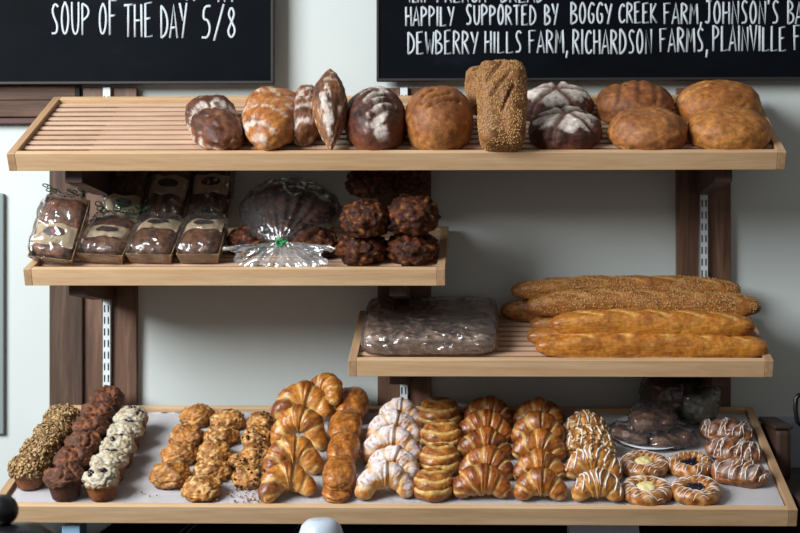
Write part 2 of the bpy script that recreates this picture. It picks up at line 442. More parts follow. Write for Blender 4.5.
# ------------------------------------------------------------------ baked goods: shapes
def blob(name, mat, size, p=2.0, q=2.0, flat=.4, sub=5, disp=None, col=None, parent=None, warp=None, keep=False):
    sx, sy, sz = size
    bm = bmesh.new(); bmesh.ops.create_icosphere(bm, subdivisions=sub, radius=1)
    E_, H_ = [], []
    for v in bm.verts:
        d = v.co.normalized()
        pl = (abs(d.x)**p+abs(d.y)**p)**(1/p)
        k = (pl**q+abs(d.z)**q)**(1/q)
        e = d/k
        h = disp(e) if disp else 0
        P = Vector((e.x*sx, e.y*sy, e.z*sz))
        n = Vector((e.x/sx, e.y/sy, e.z/sz)).normalized()
        P += n*h
        zm = -flat*sz
        if P.z < zm: P.z = zm+(P.z-zm)*.06
        E_.append(e); H_.append(h); v.co = P
    z0 = min(v.co.z for v in bm.verts)
    cols = []
    for v, e, h in zip(bm.verts, E_, H_):
        v.co.z -= z0
        if col: cols.append(col(e, v.co.copy(), h))
    if warp:
        for v in bm.verts: v.co = warp(v.co)
        z0 = min(v.co.z for v in bm.verts)
        for v in bm.verts: v.co.z -= z0
    if keep:
        bmesh.ops.recalc_face_normals(bm, faces=bm.faces[:])
        bvh = BVHTree.FromBMesh(bm)
        return mk(name, bm, mat, parent, cols=cols), bvh
    return mk(name, bm, mat, parent, cols=cols)

def seg_d(px, py, a, b):
    ax, ay = a; bx, by = b; dx, dy = bx-ax, by-ay
    t = ((px-ax)*dx+(py-ay)*dy)/(dx*dx+dy*dy); t = 0 if t < 0 else 1 if t > 1 else t
    return math.hypot(px-ax-t*dx, py-ay-t*dy)
def slash_f(e, slashes, w):
    if e.z < 0: return 0
    s = 0
    for a, b in slashes:
        d = seg_d(e.x, e.y, a, b)
        s = max(s, math.exp(-(d/w)**2))
    return s

def scatter(name, src, mat, n, size, parent, cond=None, flat=.35, seed=1, colf=None, jitter=0.0, kind=True, tilt=.35):
    """small flakes / seeds lying on the surface of a mesh object"""
    rnd = random.Random(seed)
    me = src.data; polys = []
    for f in me.polygons:
        if cond is None or cond(f.center, f.normal): polys.append(f)
    if not polys: return None
    wts = [f.area for f in polys]
    bm = bmesh.new(); cols = []
    for f in rnd.choices(polys, wts, k=n):
        vs = [me.vertices[i].co for i in f.vertices]
        a, b = rnd.random(), rnd.random()
        if a+b > 1: a, b = 1-a, 1-b
        P = vs[0]+(vs[1]-vs[0])*a+(vs[2]-vs[0])*b
        N_ = (f.normal+Vector((rnd.uniform(-1, 1), rnd.uniform(-1, 1), rnd.uniform(-1, 1)))*tilt).normalized()
        T = N_.orthogonal().normalized(); T.rotate(Matrix.Rotation(rnd.uniform(0, 2*PI), 3, N_)); B = N_.cross(T)
        l, w = size[0]*rnd.uniform(.75, 1.25), size[1]*rnd.uniform(.75, 1.25); h = w*flat
        P = P+f.normal*h*.6
        ring = [bm.verts.new(P+T*l*math.cos(q)+B*w*math.sin(q)) for q in (0, PI/3, 2*PI/3, PI, 4*PI/3, 5*PI/3)]
        top = bm.verts.new(P+N_*h); bot = bm.verts.new(P-N_*h)
        for i in range(6):
            bm.faces.new((ring[i], ring[(i+1) % 6], top)); bm.faces.new((ring[(i+1) % 6], ring[i], bot))
        if colf:
            c = colf(rnd); cols += [c]*8
    o = mk(name, bm, mat, parent, cols=cols or None)
    if kind: o['kind'] = 'stuff'
    return o

def drizzle(name, bvh, lines, mat, r, parent, M=None, zt=.3, lift=.2):
    bm = bmesh.new()
    for ln in lines:
        run = []
        def flush():
            if len(run) > 2:
                rr = [r*(.45 if i in (0, len(run)-1) else 1)*(1+.35*math.sin(i*1.3+len(run))) for i in range(len(run))]
                tube(bm, run, rr, 6)
        for (x, y) in ln:
            hh = bvh.ray_cast(Vector((x, y, zt)), Vector((0, 0, -1)))
            if hh[0] is None or hh[1].z < .12:
                flush(); run = []; continue
            run.append(hh[0]+hh[1]*r*lift)
        flush()
    return mk(name, bm, mat, parent)

# long & round loaves --------------------------------------------------------
C_DEEP, C_BROWN, C_GOLD, C_TAN = rgb(70,34,17), rgb(124,66,28), rgb(186,116,48), rgb(206,158,100)
C_FLOUR = rgb(222,208,196)
def loaf_col(base, dark, light, flour=None, o=0.0, slashes=None, w=.06, rough=.6, slash_c=None, fl_amt=0., top_dark=.5):
    def f(e, P, h):
        a = fz(P, 18, o); b = fz(P, 60, o+9)
        t = sst(-.2, .9, e.z+.25*a)
        c = mix(light, base, sst(-.55, .0, e.z+.3*a))
        c = mix(c, dark, t*top_dark+.75*max(0, a))
        c = mix(c, light, .5*max(0, b)+.3*max(0, -a))
        c = mix(c, dark, .5*max(0, -b))
        if slashes:
            s = slash_f(e, slashes, w*.8)
            c = mix(c, slash_c or dark, s*.85)
        if flour:
            m = flour(e, P, a, b)
            c = mix(c, C_FLOUR, m); return (*c, rough+(.9-rough)*m)
        return (*c, rough)
    return f
def loaf_disp(o, amp, slashes=None, w=.06, depth=.008, lip=0.35, fine=.0015):
    def f(e):
        h = amp*fz(e, 1.6, o)+fine*fz(e, 9, o+3)
        if slashes:
            s = slash_f(e, slashes, w)
            s2 = slash_f(e, slashes, w*2.1)
            h += -depth*s+depth*lip*(s2-s)
        return h
    return f
def bender(L, bend=0, twist=0, taper=0, waist=0, zbend=0):
    def f(P):
        t = P.y/(L/2)
        k = 1-taper*t-waist*math.exp(-(t/.35)**2)
        a = twist*t
        x, z = P.x*k, P.z*(1-.4*taper*t)
        x, z = x*math.cos(a)-z*math.sin(a), x*math.sin(a)+z*math.cos(a)
        return Vector((x+bend*(1-t*t), P.y, z+zbend*t*t))
    return f
def front(k, u, v, half_t, n=-REC):
    """centre (x, t) of a thing whose front foot shows at pixel (u, v)"""
    x, t = hit(k, u, v, n); return x, t+half_t*.80

def shelf_one():
    G = None
    def streak(th, o, zc=.2, amt=.85):
        def fl(e, P, a, b):
            s = noise.noise(Vector((P.x*22+o, P.y*70+P.x*40, P.z*30)))
            return amt*sst(th, th+.35, s+.35*b)*sst(-.4, zc, e.z+.5)
        return fl
    # 1 floury twisted loaf at left
    def fl1(e, P, a, b): return sst(.05, .4, .5*b+noise.noise(Vector((P.x*25, P.y*50+3, 4)))*.6+.55*math.exp(-((e.y+.05)/.18)**2)+.55*sst(.1, -.4, e.z)*sst(.5, -.6, e.x)-.22)*.7
    o = blob('rustic_loaf', M_CRUST, (.070, .155, .056), 2.3, 2.2, .5, 5,
             loaf_disp(1.3, .007, [((-.9, .05), (.9, -.2))], .10, .010),
             loaf_col(rgb(118,62,32), rgb(60,28,16), rgb(166,110,70), fl1, 1.3, rough=.55), warp=bender(.29, -.006, .12, -.03, .10))
    tag(o, 'floury dark brown twisted loaf, leftmost bread on the top shelf', 'bread')
    x, t = front(1, 222, 151, .145); pose(o, 1, x-.032, t, rz=.31)
    # 2 golden twisted loaf
    sl = [((-.8, .55), (.5, .75)), ((-.9, .2), (.6, .45)), ((-.85, -.15), (.6, .15))]
    def fl2(e, P, a, b): return .7*sst(.08, .45, noise.noise(Vector((P.x*5+2, P.y*58+P.x*42, 1)))+.3*b)*sst(-.3, .2, e.z)
    o = blob('rustic_loaf', M_CRUST, (.082, .150, .066), 2.15, 2.1, .55, 5,
             loaf_disp(4.1, .006, sl, .07, .009), loaf_col(rgb(176,104,42), rgb(96,48,20), rgb(206,146,74), fl2, 4.1, rough=.42, top_dark=.15), warp=bender(.30, .004, -.25, -.12, .0))
    tag(o, 'golden brown twisted loaf lying in front of a pale floury loaf', 'bread')
    x, t = front(1, 268, 152, .15); pose(o, 1, x-.002, t, rz=.16)
    # 3 floury loaf behind
    def fl3(e, P, a, b): return sst(-.05, .5, noise.noise(Vector((P.x*14+7, P.y*46-P.x*20, 3)))+.6*b+.1)*.75
    o = blob('rustic_loaf', M_CRUST, (.048, .140, .068), 2.3, 2.1, .55, 5,
             loaf_disp(7.7, .007, [((-.8, .3), (.8, .5)), ((-.8, -.2), (.8, 0))], .09, .009), loaf_col(rgb(150,96,56), rgb(92,50,30), rgb(190,140,96), fl3, 7.7, rough=.6), warp=bender(.30, .008, 0, .0, .12))
    tag(o, 'pale floury loaf squeezed between the golden twisted loaf and the upright pointed loaf', 'bread')
    x, t = front(1, 300, 151, .15); pose(o, 1, x-.003, t+.03, rz=.03)
    # 4 upright pointed loaf
    def fl4(e, P, a, b): return sst(.18, .62, .75*b+.5*math.exp(-((e.x+.15)/.32)**2)*sst(-.2, .4, e.z)*sst(.95, .5, abs(e.y))+.35*noise.noise(P*22))*.8
    def spind(P):
        t = P.y/.128
        k = max(.05, (1-abs(t)**1.7))**.75
        return Vector((P.x*(.35+.65*k)-.008*t, P.y, P.z*(.35+.65*k)))
    o = blob('pointed_loaf', M_CRUST, (.046, .128, .046), 2.0, 2.0, .7, 5, loaf_disp(2.6, .004), loaf_col(rgb(140,84,44), rgb(62,34,20), rgb(196,140,76), fl4, 2.6, rough=.6), warp=spind)
    tag(o, 'slender pointed floury loaf standing on end between two other loaves', 'bread')
    x, t = front(1, 326, 149, .0)
    pose(o, 1, x+.008, t+.082, n=.058, rx=math.radians(34), rz=0)
    # 5 dark batard with white flour bands
    sl = [((-.7, -.25), (.1, .15)), ((-.65, -.45), (.45, -.02)), ((-.5, -.62), (.6, -.22)), ((-.15, -.78), (.75, -.42))]
    def fl5(e, P, a, b):
        s = slash_f(e, sl, .09)
        band = math.exp(-((e.x-.12)/.42)**2)
        n_ = noise.noise(Vector((P.x*26+1, P.y*26, 5)))
        return sst(.42, .66, band*.72+.35*n_+.55*b)*sst(-.1, .3, e.z)*(1-.9*s)*.95
    o = blob('flour_dusted_loaf', M_CRUST, (.079, .120, .084), 2.3, 2.1, .45, 5, loaf_disp(5.5, .004, sl, .05, .008), loaf_col(rgb(104,52,30), rgb(52,24,15), rgb(130,72,44), fl5, 5.5, sl, .06, .5), warp=bender(.24, .0, 0, -.08))
    tag(o, 'dark brown loaf with slashed white flour bands beside the brown slashed loaf', 'bread')
    x, t = front(1, 374, 152, .12); pose(o, 1, x, t, rz=.08)
    # 6 brown oval with slashes
    sl = [((-.62, -.35), (-.1, .02)), ((-.48, -.45), (.35, -.12)), ((-.28, -.58), (.6, -.30))]
    o = blob('slashed_loaf', M_CRUST, (.089, .118, .086), 2.2, 2.2, .5, 5, loaf_disp(8.5, .003, sl, .045, .013, .6), loaf_col(rgb(156,92,40), rgb(106,58,26), rgb(184,124,64), None, 8.5, sl, .055, .55, rgb(62,32,16), top_dark=.3), warp=bender(.24, 0, 0, -.06))
    tag(o, 'round brown loaf with three curved slashes left of the seeded tin loaf', 'bread')
    x, t = front(1, 438, 152, .118); pose(o, 1, x, t)
    # 7, 8 seeded tin loaves
    def tin(label, seed, sc=1.0):
        r = empty('seeded_tin_loaf', label, 'bread', 'seeded tin loaves')
        sl = [((-.6, .35), (.0, .85)), ((-.45, .0), (.3, .55)), ((.0, -.30), (.45, .25))]
        def wrp(P):
            t = P.y/.118
            return Vector((P.x*(1+.07*t), P.y, P.z))
        b = blob('loaf', M_CRUST, (.062*sc, .118*sc, .058*sc), 5, 3.2, .8, 5, loaf_disp(seed, .004, sl, .055, .008, .5), loaf_col(rgb(150,98,52), rgb(110,66,32), rgb(176,124,74), None, seed, sl, .05, .6, rgb(96,56,30), top_dark=.3), r, wrp)
        scatter('sesame_seeds', b, M_SEED, 2600, (.0026, .0016), r, lambda c, n: n.z > -.3 and slash_f(Vector((c.x/.062, c.y/.118, 1)), sl, .07) < .4+.3*random.random() and noise.noise(c*22) > -.35, seed=int(seed*10))
        return r
    o = tin('seeded tin loaf propped upright in the middle of the top shelf, facing front', 3.1)
    x, t = front(1, 502, 151.5, 0)
    pose(o, 1, x, t+.072, n=.062, rx=math.radians(43), rz=0)
    o = tin('seeded tin loaf mostly hidden behind the upright seeded tin loaf', 6.3, .9)
    x, t = hit(1, 483, 118)
    pose(o, 1, x+.008, t+.03, n=.020, rx=math.radians(12), rz=.06); o.matrix_world = o.matrix_world @ Matrix.Diagonal((.92, .78, .9, 1))
    # 9, 10 dark boules with flour
    def dark_boule(label, u, v, seed, rz, wpx, zs=.07):
        sl = [((0, 0), (math.cos(a), math.sin(a))) for a in (rz, rz+1.3, rz+2.5, rz+3.8, rz+5.1)]
        def fl(e, P, a, b):
            s = slash_f(e, sl, .12)
            n_ = noise.noise(Vector((P.x*30+seed, P.y*30, P.z*30)))
            return sst(.35, .6, sst(.25, .85, e.z)*.75+.4*n_+.25*b)*(1-s)*.95
        x, t = hit(1, u, v); w = wpx*pxm(1, x, t)/2
        o = blob('dark_boule', M_CRUST, (w, w, zs), 2.0, 2.2, .42, 5, loaf_disp(seed, .006, sl, .09, .008, .5), loaf_col(rgb(84,42,30), rgb(48,22,17), rgb(122,66,40), fl, seed, sl, .05, .55, rgb(110,62,36)))
        tag(o, label, 'bread', 'dark flour dusted boules'); pose(o, 1, x, t+w*.80)
    dark_boule('dark boule with flour star on its crown, nearer of the dark pair', 566.5, 151.5, 2.2, .5, 75, .054)
    dark_boule('dark flour-topped boule at the back, behind the nearer dark boule', 557, 126, 9.2, .2, 74, .056)
    # 11-14 brown boules
    def boule(label, u, v, seed, wpx, zs, sl, base, dark, light, sc=None, p=2.0, yk=1.0, dep=.006, group='plain brown boules'):
        x, t = hit(1, u, v); w = wpx*pxm(1, x, t)/2
        o = blob('boule', M_CRUST, (w, w*yk, zs), p, 2.3, .45, 5, loaf_disp(seed, .006, sl, .06, dep, .6), loaf_col(base, dark, light, None, seed, sl, .05, .55, sc, top_dark=.25))
        tag(o, label, 'bread', group); pose(o, 1, x, t+w*yk*.80)
    boule('brown boule scored with straight cuts, at the back of the top shelf', 637, 126, 1.9, 79, .060, [((-.5, -.75), (-.35, .6)), ((.0, -.8), (.12, .7)), ((.45, -.7), (.5, .5))], rgb(150,88,42), rgb(104,58,28), rgb(180,120,68), rgb(78,42,22), dep=.003, yk=.86)
    boule('smooth brown boule in front of the scored boule, one dark spot on its side', 650.5, 152, 4.4, 81, .055, [((-.5, .15), (.4, .3)), ((.3, .3), (.5, .0))], rgb(166,102,48), rgb(112,62,28), rgb(190,132,74), rgb(190,130,76), yk=.9)
    boule('golden boule with a deep side split, at the back right of the top shelf', 722, 126, 7.4, 86, .060, [((-1, -.25), (-.35, -.1)), ((-.7, .3), (.6, .6))], rgb(178,108,42), rgb(130,72,28), rgb(204,150,84), rgb(206,160,100), dep=.009, yk=.84)
    boule('smooth golden boule at the right front corner of the top shelf', 733, 151.5, 5.1, 84, .056, None, rgb(184,118,48), rgb(140,80,32), rgb(200,142,72), yk=.88)
shelf_one()
# ------------------------------------------------------------------ baguettes and wrapped slab (shelf 3)
def baguette(label, L, W, H, seed, seeded, base, dark, light, ns=5, group='baguettes on the right shelf'):
    r = empty('baguette', label, 'baguette', group)
    sl = []
    for i in range(ns):
        c = -.82+1.64*(i+.5)/ns
        sl.append(((-.55, c-.13), (.55, c+.15)))
    def wrp(P):
        t = P.y/(L/2)
        return Vector((P.x+.006*math.sin(t*2.3+seed)-.002, P.y, P.z))
    def disp(e):
        s = 0
        if e.z > -.2:
            for a, b in sl:
                d = seg_d(e.x*.16, e.y, (a[0]*.16, a[1]), (b[0]*.16, b[1])); s = max(s, math.exp(-(d/.030)**2))
        return .0025*fz(Vector((e.x, e.y*5, e.z)), 1.2, seed)-.0035*s+.0007*fz(e, 12, seed)
    def col(e, P, h):
        s = 0
        if e.z > -.2:
            for a, b in sl:
                d = seg_d(e.x*.16, e.y, (a[0]*.16, a[1]), (b[0]*.16, b[1])); s = max(s, math.exp(-(d/.026)**2))
        a_ = fz(P, 22, seed); b_ = fz(P, 70, seed)
        c = mix(base, dark, .5*sst(-.1, .6, a_)+.35*sst(.2, .9, e.z))
        c = mix(c, light, .4*max(0, b_))
        c = mix(c, light, sst(-.35, -.75, e.z)*.9)
        c = mix(c, dark, sst(.86, 1.0, abs(e.y))*.7)
        c = mix(c, light, s*.8)
        return (*c, .42)
    b = blob('crust', M_PASTRY if not seeded else M_CRUST, (W/2, L/2, H*.62), 4.2, 2.5, .62, 6, disp, col, r, wrp)
    if seeded: scatter('sesame_seeds', b, M_SEED, 1900, (.0026, .0016), r, lambda c, n: n.z > -.1 and noise.noise(c*14) > -.25, seed=int(seed*7))
    return r
def shelf_three():
    g = (rgb(200,128,44), rgb(150,80,26), rgb(226,180,104))
    g2 = (rgb(178,112,46), rgb(126,70,28), rgb(208,160,96))
    g3 = (rgb(166,104,44), rgb(112,62,26), rgb(196,146,86))
    def lay(o, u0, u1, v, n, half, rz=PI/2):
        # v = pixel row of the front foot at the middle of the loaf
        x, t = hit(3, (u0+u1)/2, v, n)
        pose(o, 3, x, t+half, n, rz=rz)
    def width(u0, u1, v): 
        x, t = hit(3, (u0+u1)/2, v); return (u1-u0)*pxm(3, x, t)
    b1 = baguette('plain baguette lowest and nearest, along the front lip of the shelf', width(536, 769, 359), .074, .060, 1.1, False, *g)
    lay(b1, 536, 769, 359.5, -REC, .037)
    b2 = baguette('plain baguette of the bottom layer just behind the frontmost baguette', width(527, 758, 347), .072, .052, 2.7, False, *g2)
    lay(b2, 527, 758, 347.5, -REC, .037)
    b3 = baguette('plain baguette of the bottom layer, third back, only its left end showing', width(531, 745, 334), .070, .054, 3.3, False, *g2)
    lay(b3, 531, 745, 335.5, -REC, .035)
    b4 = baguette('sesame baguette of the bottom layer at the back, its left end showing', width(502, 715, 322), .072, .062, 4.9, True, *g2)
    lay(b4, 503, 712, 323.5, -REC, .036)
    b5 = baguette('plain baguette resting on the two front baguettes', width(556, 752, 337), .074, .060, 6.2, False, *g)
    lay(b5, 556, 752, 338, .036, .037)
    b6 = baguette('dark sesame baguette on the upper layer behind the plain upper one', width(532, 757, 318), .074, .066, 7.1, True, *g3)
    lay(b6, 532, 757, 319, .036, .036)
    b7 = baguette('topmost sesame baguette at the very back of the pile', width(517, 736, 300), .068, .056, 8.6, True, *g2)
    lay(b7, 517, 736, 301, .049, .034)
shelf_three()

def wrapmat(name, alpha=.22, tint=(.92, .94, .96), rough=.12, bs=30, bstr=.9, bd=.006, glossw=.35, dif=None):
    """thin clear film: mostly see-through, glossy on its creases"""
    m = bpy.data.materials.new(name); m.use_nodes = True
    nt = m.node_tree; N, L = nt.nodes, nt.links
    N.remove(N['Principled BSDF']); out = N['Material Output']
    tr = N.new('ShaderNodeBsdfTransparent'); tr.inputs[0].default_value = (*tint, 1)
    gl = N.new('ShaderNodeBsdfGlossy'); gl.inputs['Roughness'].default_value = rough; gl.inputs[0].default_value = (1, 1, 1, 1)
    df = N.new('ShaderNodeBsdfDiffuse'); df.inputs[0].default_value = (.75, .78, .80, 1)
    co = coords(nt)
    nn = N.new('ShaderNodeTexNoise'); nn.noise_type = 'RIDGED_MULTIFRACTAL'; nn.inputs['Scale'].default_value = bs; nn.inputs['Detail'].default_value = 3; nn.inputs['Distortion'].default_value = 1.0
    L.new(co, nn.inputs['Vector']); n = nn.outputs['Fac']
    bp = N.new('ShaderNodeBump'); bp.inputs['Strength'].default_value = bstr; bp.inputs['Distance'].default_value = bd
    L.new(n, bp.inputs['Height']); L.new(bp.outputs[0], gl.inputs['Normal'])
    fr = N.new('ShaderNodeLayerWeight'); fr.inputs[0].default_value = glossw
    L.new(bp.outputs[0], fr.inputs['Normal'])
    m1 = N.new('ShaderNodeMixShader'); m2 = N.new('ShaderNodeMixShader')
    ad = N.new('ShaderNodeMath'); ad.operation = 'MULTIPLY_ADD'; ad.inputs[1].default_value = .8; ad.inputs[2].default_value = alpha; ad.use_clamp = True
    L.new(fr.outputs['Fresnel'], ad.inputs[0])
    m1.inputs[0].default_value = alpha*.25 if dif is None else dif
    L.new(tr.outputs[0], m1.inputs[1]); L.new(df.outputs[0], m1.inputs[2])
    L.new(ad.outputs[0], m2.inputs[0]); L.new(m1.outputs[0], m2.inputs[1]); L.new(gl.outputs[0], m2.inputs[2])
    L.new(m2.outputs[0], out.inputs[0])
    return m
M_FILM = wrapmat('clear_film', .07, tint=(.97,.97,.98), glossw=.18, bs=20, bstr=1, bd=.02, rough=.14)
M_FILM_CR = wrapmat('crumpled_film', .12, tint=(.97,.97,.98), glossw=.30, bs=24, bstr=1.0, bd=.02, rough=.20, dif=.04)
M_BAG = wrapmat('plastic_bag', .12, dif=.03, tint=(.98,.98,.98), glossw=.24, bs=16, bstr=1, bd=.025, rough=.17)
M_FILM_W = wrapmat('wrinkled_film', .05, tint=(.97,.97,.98), glossw=.24, bs=18, bstr=1, bd=.02, rough=.14, dif=.02)
M_TAIL = wrapmat('gathered_plastic', .22, glossw=.35, bs=16, bstr=1, bd=.02, rough=.15, dif=.30)
M_KRAFT = plain('kraft_card', rgb(170,136,98), .7, bumpy=(90, .2, .001))
M_KRAFTD = plain('kraft_tray', rgb(150,120,88), .7)
M_LABEL = plain('tan_label', rgb(218,196,160), .65)
M_EMBLEM = plain('dark_emblem', rgb(52,34,30), .5)
M_RED = plain('red_emblem', rgb(140,40,36), .5)
M_GREEN = plain('green_ribbon', rgb(10,74,46), .3)
M_TIE = plain('green_tie', rgb(30,150,80), .4)

def film_box(name, size, parent, seed, mat=None, amp=.005, p=6, q=5, loc=(0, 0, 0)):
    sx, sy, sz = size
    def disp(e): return amp*fz(e, 3.2, seed, 3)+amp*1.2*(.5-abs(noise.noise(Vector((e.x*5+seed, e.y*7, e.z*5)))))+amp*.6*(.4-abs(noise.noise(Vector((e.x*13+seed, e.y*12, e.z*13)))))
    o = blob(name, mat or M_FILM, size, p, q, .98, 6 if sx > .12 else 5, disp, None, parent)
    o.location = loc
    return o
def wrapped_slab():
    r = empty('wrapped_cake_slab', 'large dark cake slab in shiny crumpled film on the right shelf', 'cake')
    x0, t0 = hit(3, 360, 357); x1, t1 = hit(3, 498, 357); xb, tb = hit(3, 430, 317)
    w = (x1-x0)/2; h = .052; L = (tb-t0)/2+.010
    def dc(e): return .003*fz(e, 4, 2.2)
    def cc(e, P, h_):
        a = fz(P, 40, 1); return (*mix(rgb(134,98,80), rgb(206,176,152), .5+.9*a), .5)
    blob('cake', M_LUMPY, (w-.006, L-.006, h/2), 9, 7, .98, 5, dc, cc, r)
    film_box('film', (w, L, h/2+.004), r, 5.1, M_FILM_CR, .004, 9, 6)
    pose(r, 3, (x0+x1)/2, t0+L, -REC)
wrapped_slab()

# ------------------------------------------------------------------ wrapped tea loaves (shelf 2)
def tea_loaf(label, w, L, seed, lab_t, dark, tone, ribbon=None, h=.052, nub=True):
    """tray > cake > label > film; lies with its long side along Y, face up"""
    r = empty('wrapped_tea_loaf', label, 'cake', 'film wrapped tea loaves')
    bm = bmesh.new()
    W, Lh, H = w/2, L/2, h*.62
    k = .88
    def ring(s, z): return [bm.verts.new((sx*W*s, sy*(Lh-W+W*s), z)) for sx, sy in ((-1, -1), (1, -1), (1, 1), (-1, 1))]
    a, b, c, d = ring(k, 0), ring(1, H), ring(.965, H), ring(.85, .004)
    for A, B in ((a, b), (b, c), (c, d)):
        for i in range(4): bm.faces.new((A[i], A[(i+1) % 4], B[(i+1) % 4], B[i]))
    bm.faces.new(a[::-1]); bm.faces.new(d)
    tr = mk('paper_tray', bm, M_KRAFTD, r, smooth=False); tr['label'] = 'brown paper tray'
    def disp(e): return .003*fz(e, 2.2, seed)+.0012*fz(e, 9, seed)
    def col(e, P, h_):
        a_ = fz(P, 35, seed); b_ = fz(P, 90, seed)
        return (*mix(mix(tone, dark, .5+.8*a_), rgb(160,104,56), .45*max(0, b_)), .45)
    ck, bvh = blob('cake', M_LUMPY, (W*.93, Lh*.93, h*.5), 4, 2.6, .9, 5, disp, col, r, keep=True)
    ck.location = (0, 0, .004)
    # label lying over the cake
    bm = bmesh.new(); nx, ny = 14, 10; g = []
    ly0, ly1 = (lab_t-.16)*L, (lab_t+.16)*L
    for j in range(ny+1):
        row = []
        for i in range(nx+1):
            x = -W*.90+W*1.80*i/nx; y = ly0+(ly1-ly0)*j/ny
            hh = bvh.ray_cast(Vector((x, y, .3)), Vector((0, 0, -1)))
            z = max((hh[0].z if hh[0] else 0), h*.60)+.0075
            row.append(bm.verts.new((x, y+.003*math.sin(i*.8+seed), z)))
        g.append(row)
    for j in range(ny):
        for i in range(nx): bm.faces.new((g[j][i], g[j][i+1], g[j+1][i+1], g[j+1][i]))
    bmesh.ops.solidify(bm, geom=bm.faces[:], thickness=.0008)
    lb = mk('label', bm, M_LABEL, r); lb['label'] = 'tan paper label with a dark oval emblem'
    def oval(name, ra, rb, dz, mat, par, cy):
        bm = bmesh.new(); vs = []
        cen = None; rings = []
        for q in range(5):
            rr = (q)/4
            ring_ = []
            for i in range(24):
                an = 2*PI*i/24
                x = ra*rr*math.cos(an); y = cy+rb*rr*math.sin(an)
                hh = bvh.ray_cast(Vector((x, y, .3)), Vector((0, 0, -1)))
                z = max((hh[0].z if hh[0] else 0), h*.60)+.0078+dz
                ring_.append(bm.verts.new((x, y, z)))
            rings.append(ring_)
        for q in range(4):
            for i in range(24): bm.faces.new((rings[q][i], rings[q][(i+1) % 24], rings[q+1][(i+1) % 24], rings[q+1][i]))
        bmesh.ops.remove_doubles(bm, verts=bm.verts[:], dist=1e-5)
        return mk(name, bm, mat, par)
    oval('emblem', W*.50, L*.075, .0012, M_EMBLEM, lb, lab_t*L+.03*L)
    if seed < 2: oval('emblem_dot', W*.13, L*.035, .0024, M_RED, lb, lab_t*L+.03*L)
    # a few thin printed lines under the emblem
    film_box('film', (W*1.03, Lh*1.03, h*.5+.006), r, seed+3, M_FILM, .0045, 5, 4)
    if ribbon:
        bm = bmesh.new(); rnd = random.Random(int(seed*13))
        for (x0, y0, z0, dx, dy) in ribbon:
            pts = []
            for i in range(60):
                s = i/59; a_ = s*6*PI+rnd.random()*.05
                pts.append((x0+dx*s+.010*math.cos(a_), y0+dy*s+.004*math.sin(a_*.5), z0+.010*math.sin(a_)+.012*s))
            tube(bm, pts, .0016, 5)
        rb_ = mk('curled_ribbon', bm, M_GREEN, r); rb_['label'] = 'curled green ribbon tie'
    return r
def shelf_two():
    d, t_ = rgb(58,32,20), rgb(110,66,38)
    # (label, front-foot u, v, width px, length, pitch deg, yaw, n lift, label position, ribbon)
    rb = [(-.03, .098, .045, -.035, .010), (-.0, .100, .050, .05, .0)]
    rb2 = [(-.03, .07, .055, -.03, .03), (.02, .07, .055, .05, .02), (.0, .07, .06, .0, .045)]
    def put(o, u, v, L, pitch, yaw, n=-REC, dx=0):
        x, t = hit(2, u, v, n)
        pr = math.radians(pitch)
        o.matrix_world = SM[2] @ Matrix.Translation((x+dx, t, n)) @ Euler((pr, 0, 0)).to_matrix().to_4x4() @ Matrix.Rotation(yaw, 4, 'Z') @ Matrix.Translation((0, L/2, 0.001))
    o = tea_loaf('wrapped tea loaf at the far left end, tallest in the front row', .118, .185, 1.2, -.17, d, rgb(126,72,40), rb); put(o, 53, 265, .185, 42, -.12)
    o = tea_loaf('wrapped tea loaf second from the left in front, green ribbon curling behind it', .124, .165, 2.5, -.05, d, t_, rb2); put(o, 101, 265, .165, 18, -.10)
    o = tea_loaf('wrapped tea loaf third from the left in the front row, faded label at its top', .120, .160, 3.6, .20, d, t_); put(o, 150, 265, .160, 17, -.05)
    o = tea_loaf('wrapped tea loaf at the right end of the front row beside the bagged buns', .110, .160, 4.4, .18, d, t_); put(o, 199, 265, .160, 17, 0.0)
    o = tea_loaf('wrapped tea loaf at the left of the back row with its label at the bottom', .110, .185, 5.3, -.30, rgb(44,26,18), rgb(86,50,30)); put(o, 124, 226, .185, 46, -.08, .012)
    o = tea_loaf('wrapped tea loaf in the middle of the back row with a large tan label', .116, .185, 6.8, .02, d, t_); put(o, 165, 225, .185, 46, -.10, .012)
    o = tea_loaf('wrapped tea loaf at the right of the back row, tan label on top', .108, .185, 7.9, .04, rgb(44,26,18), rgb(92,50,32), [(-.01, -.085, .055, .02, .0)]); put(o, 211, 225, .185, 46, 0.0, .012)
shelf_two()

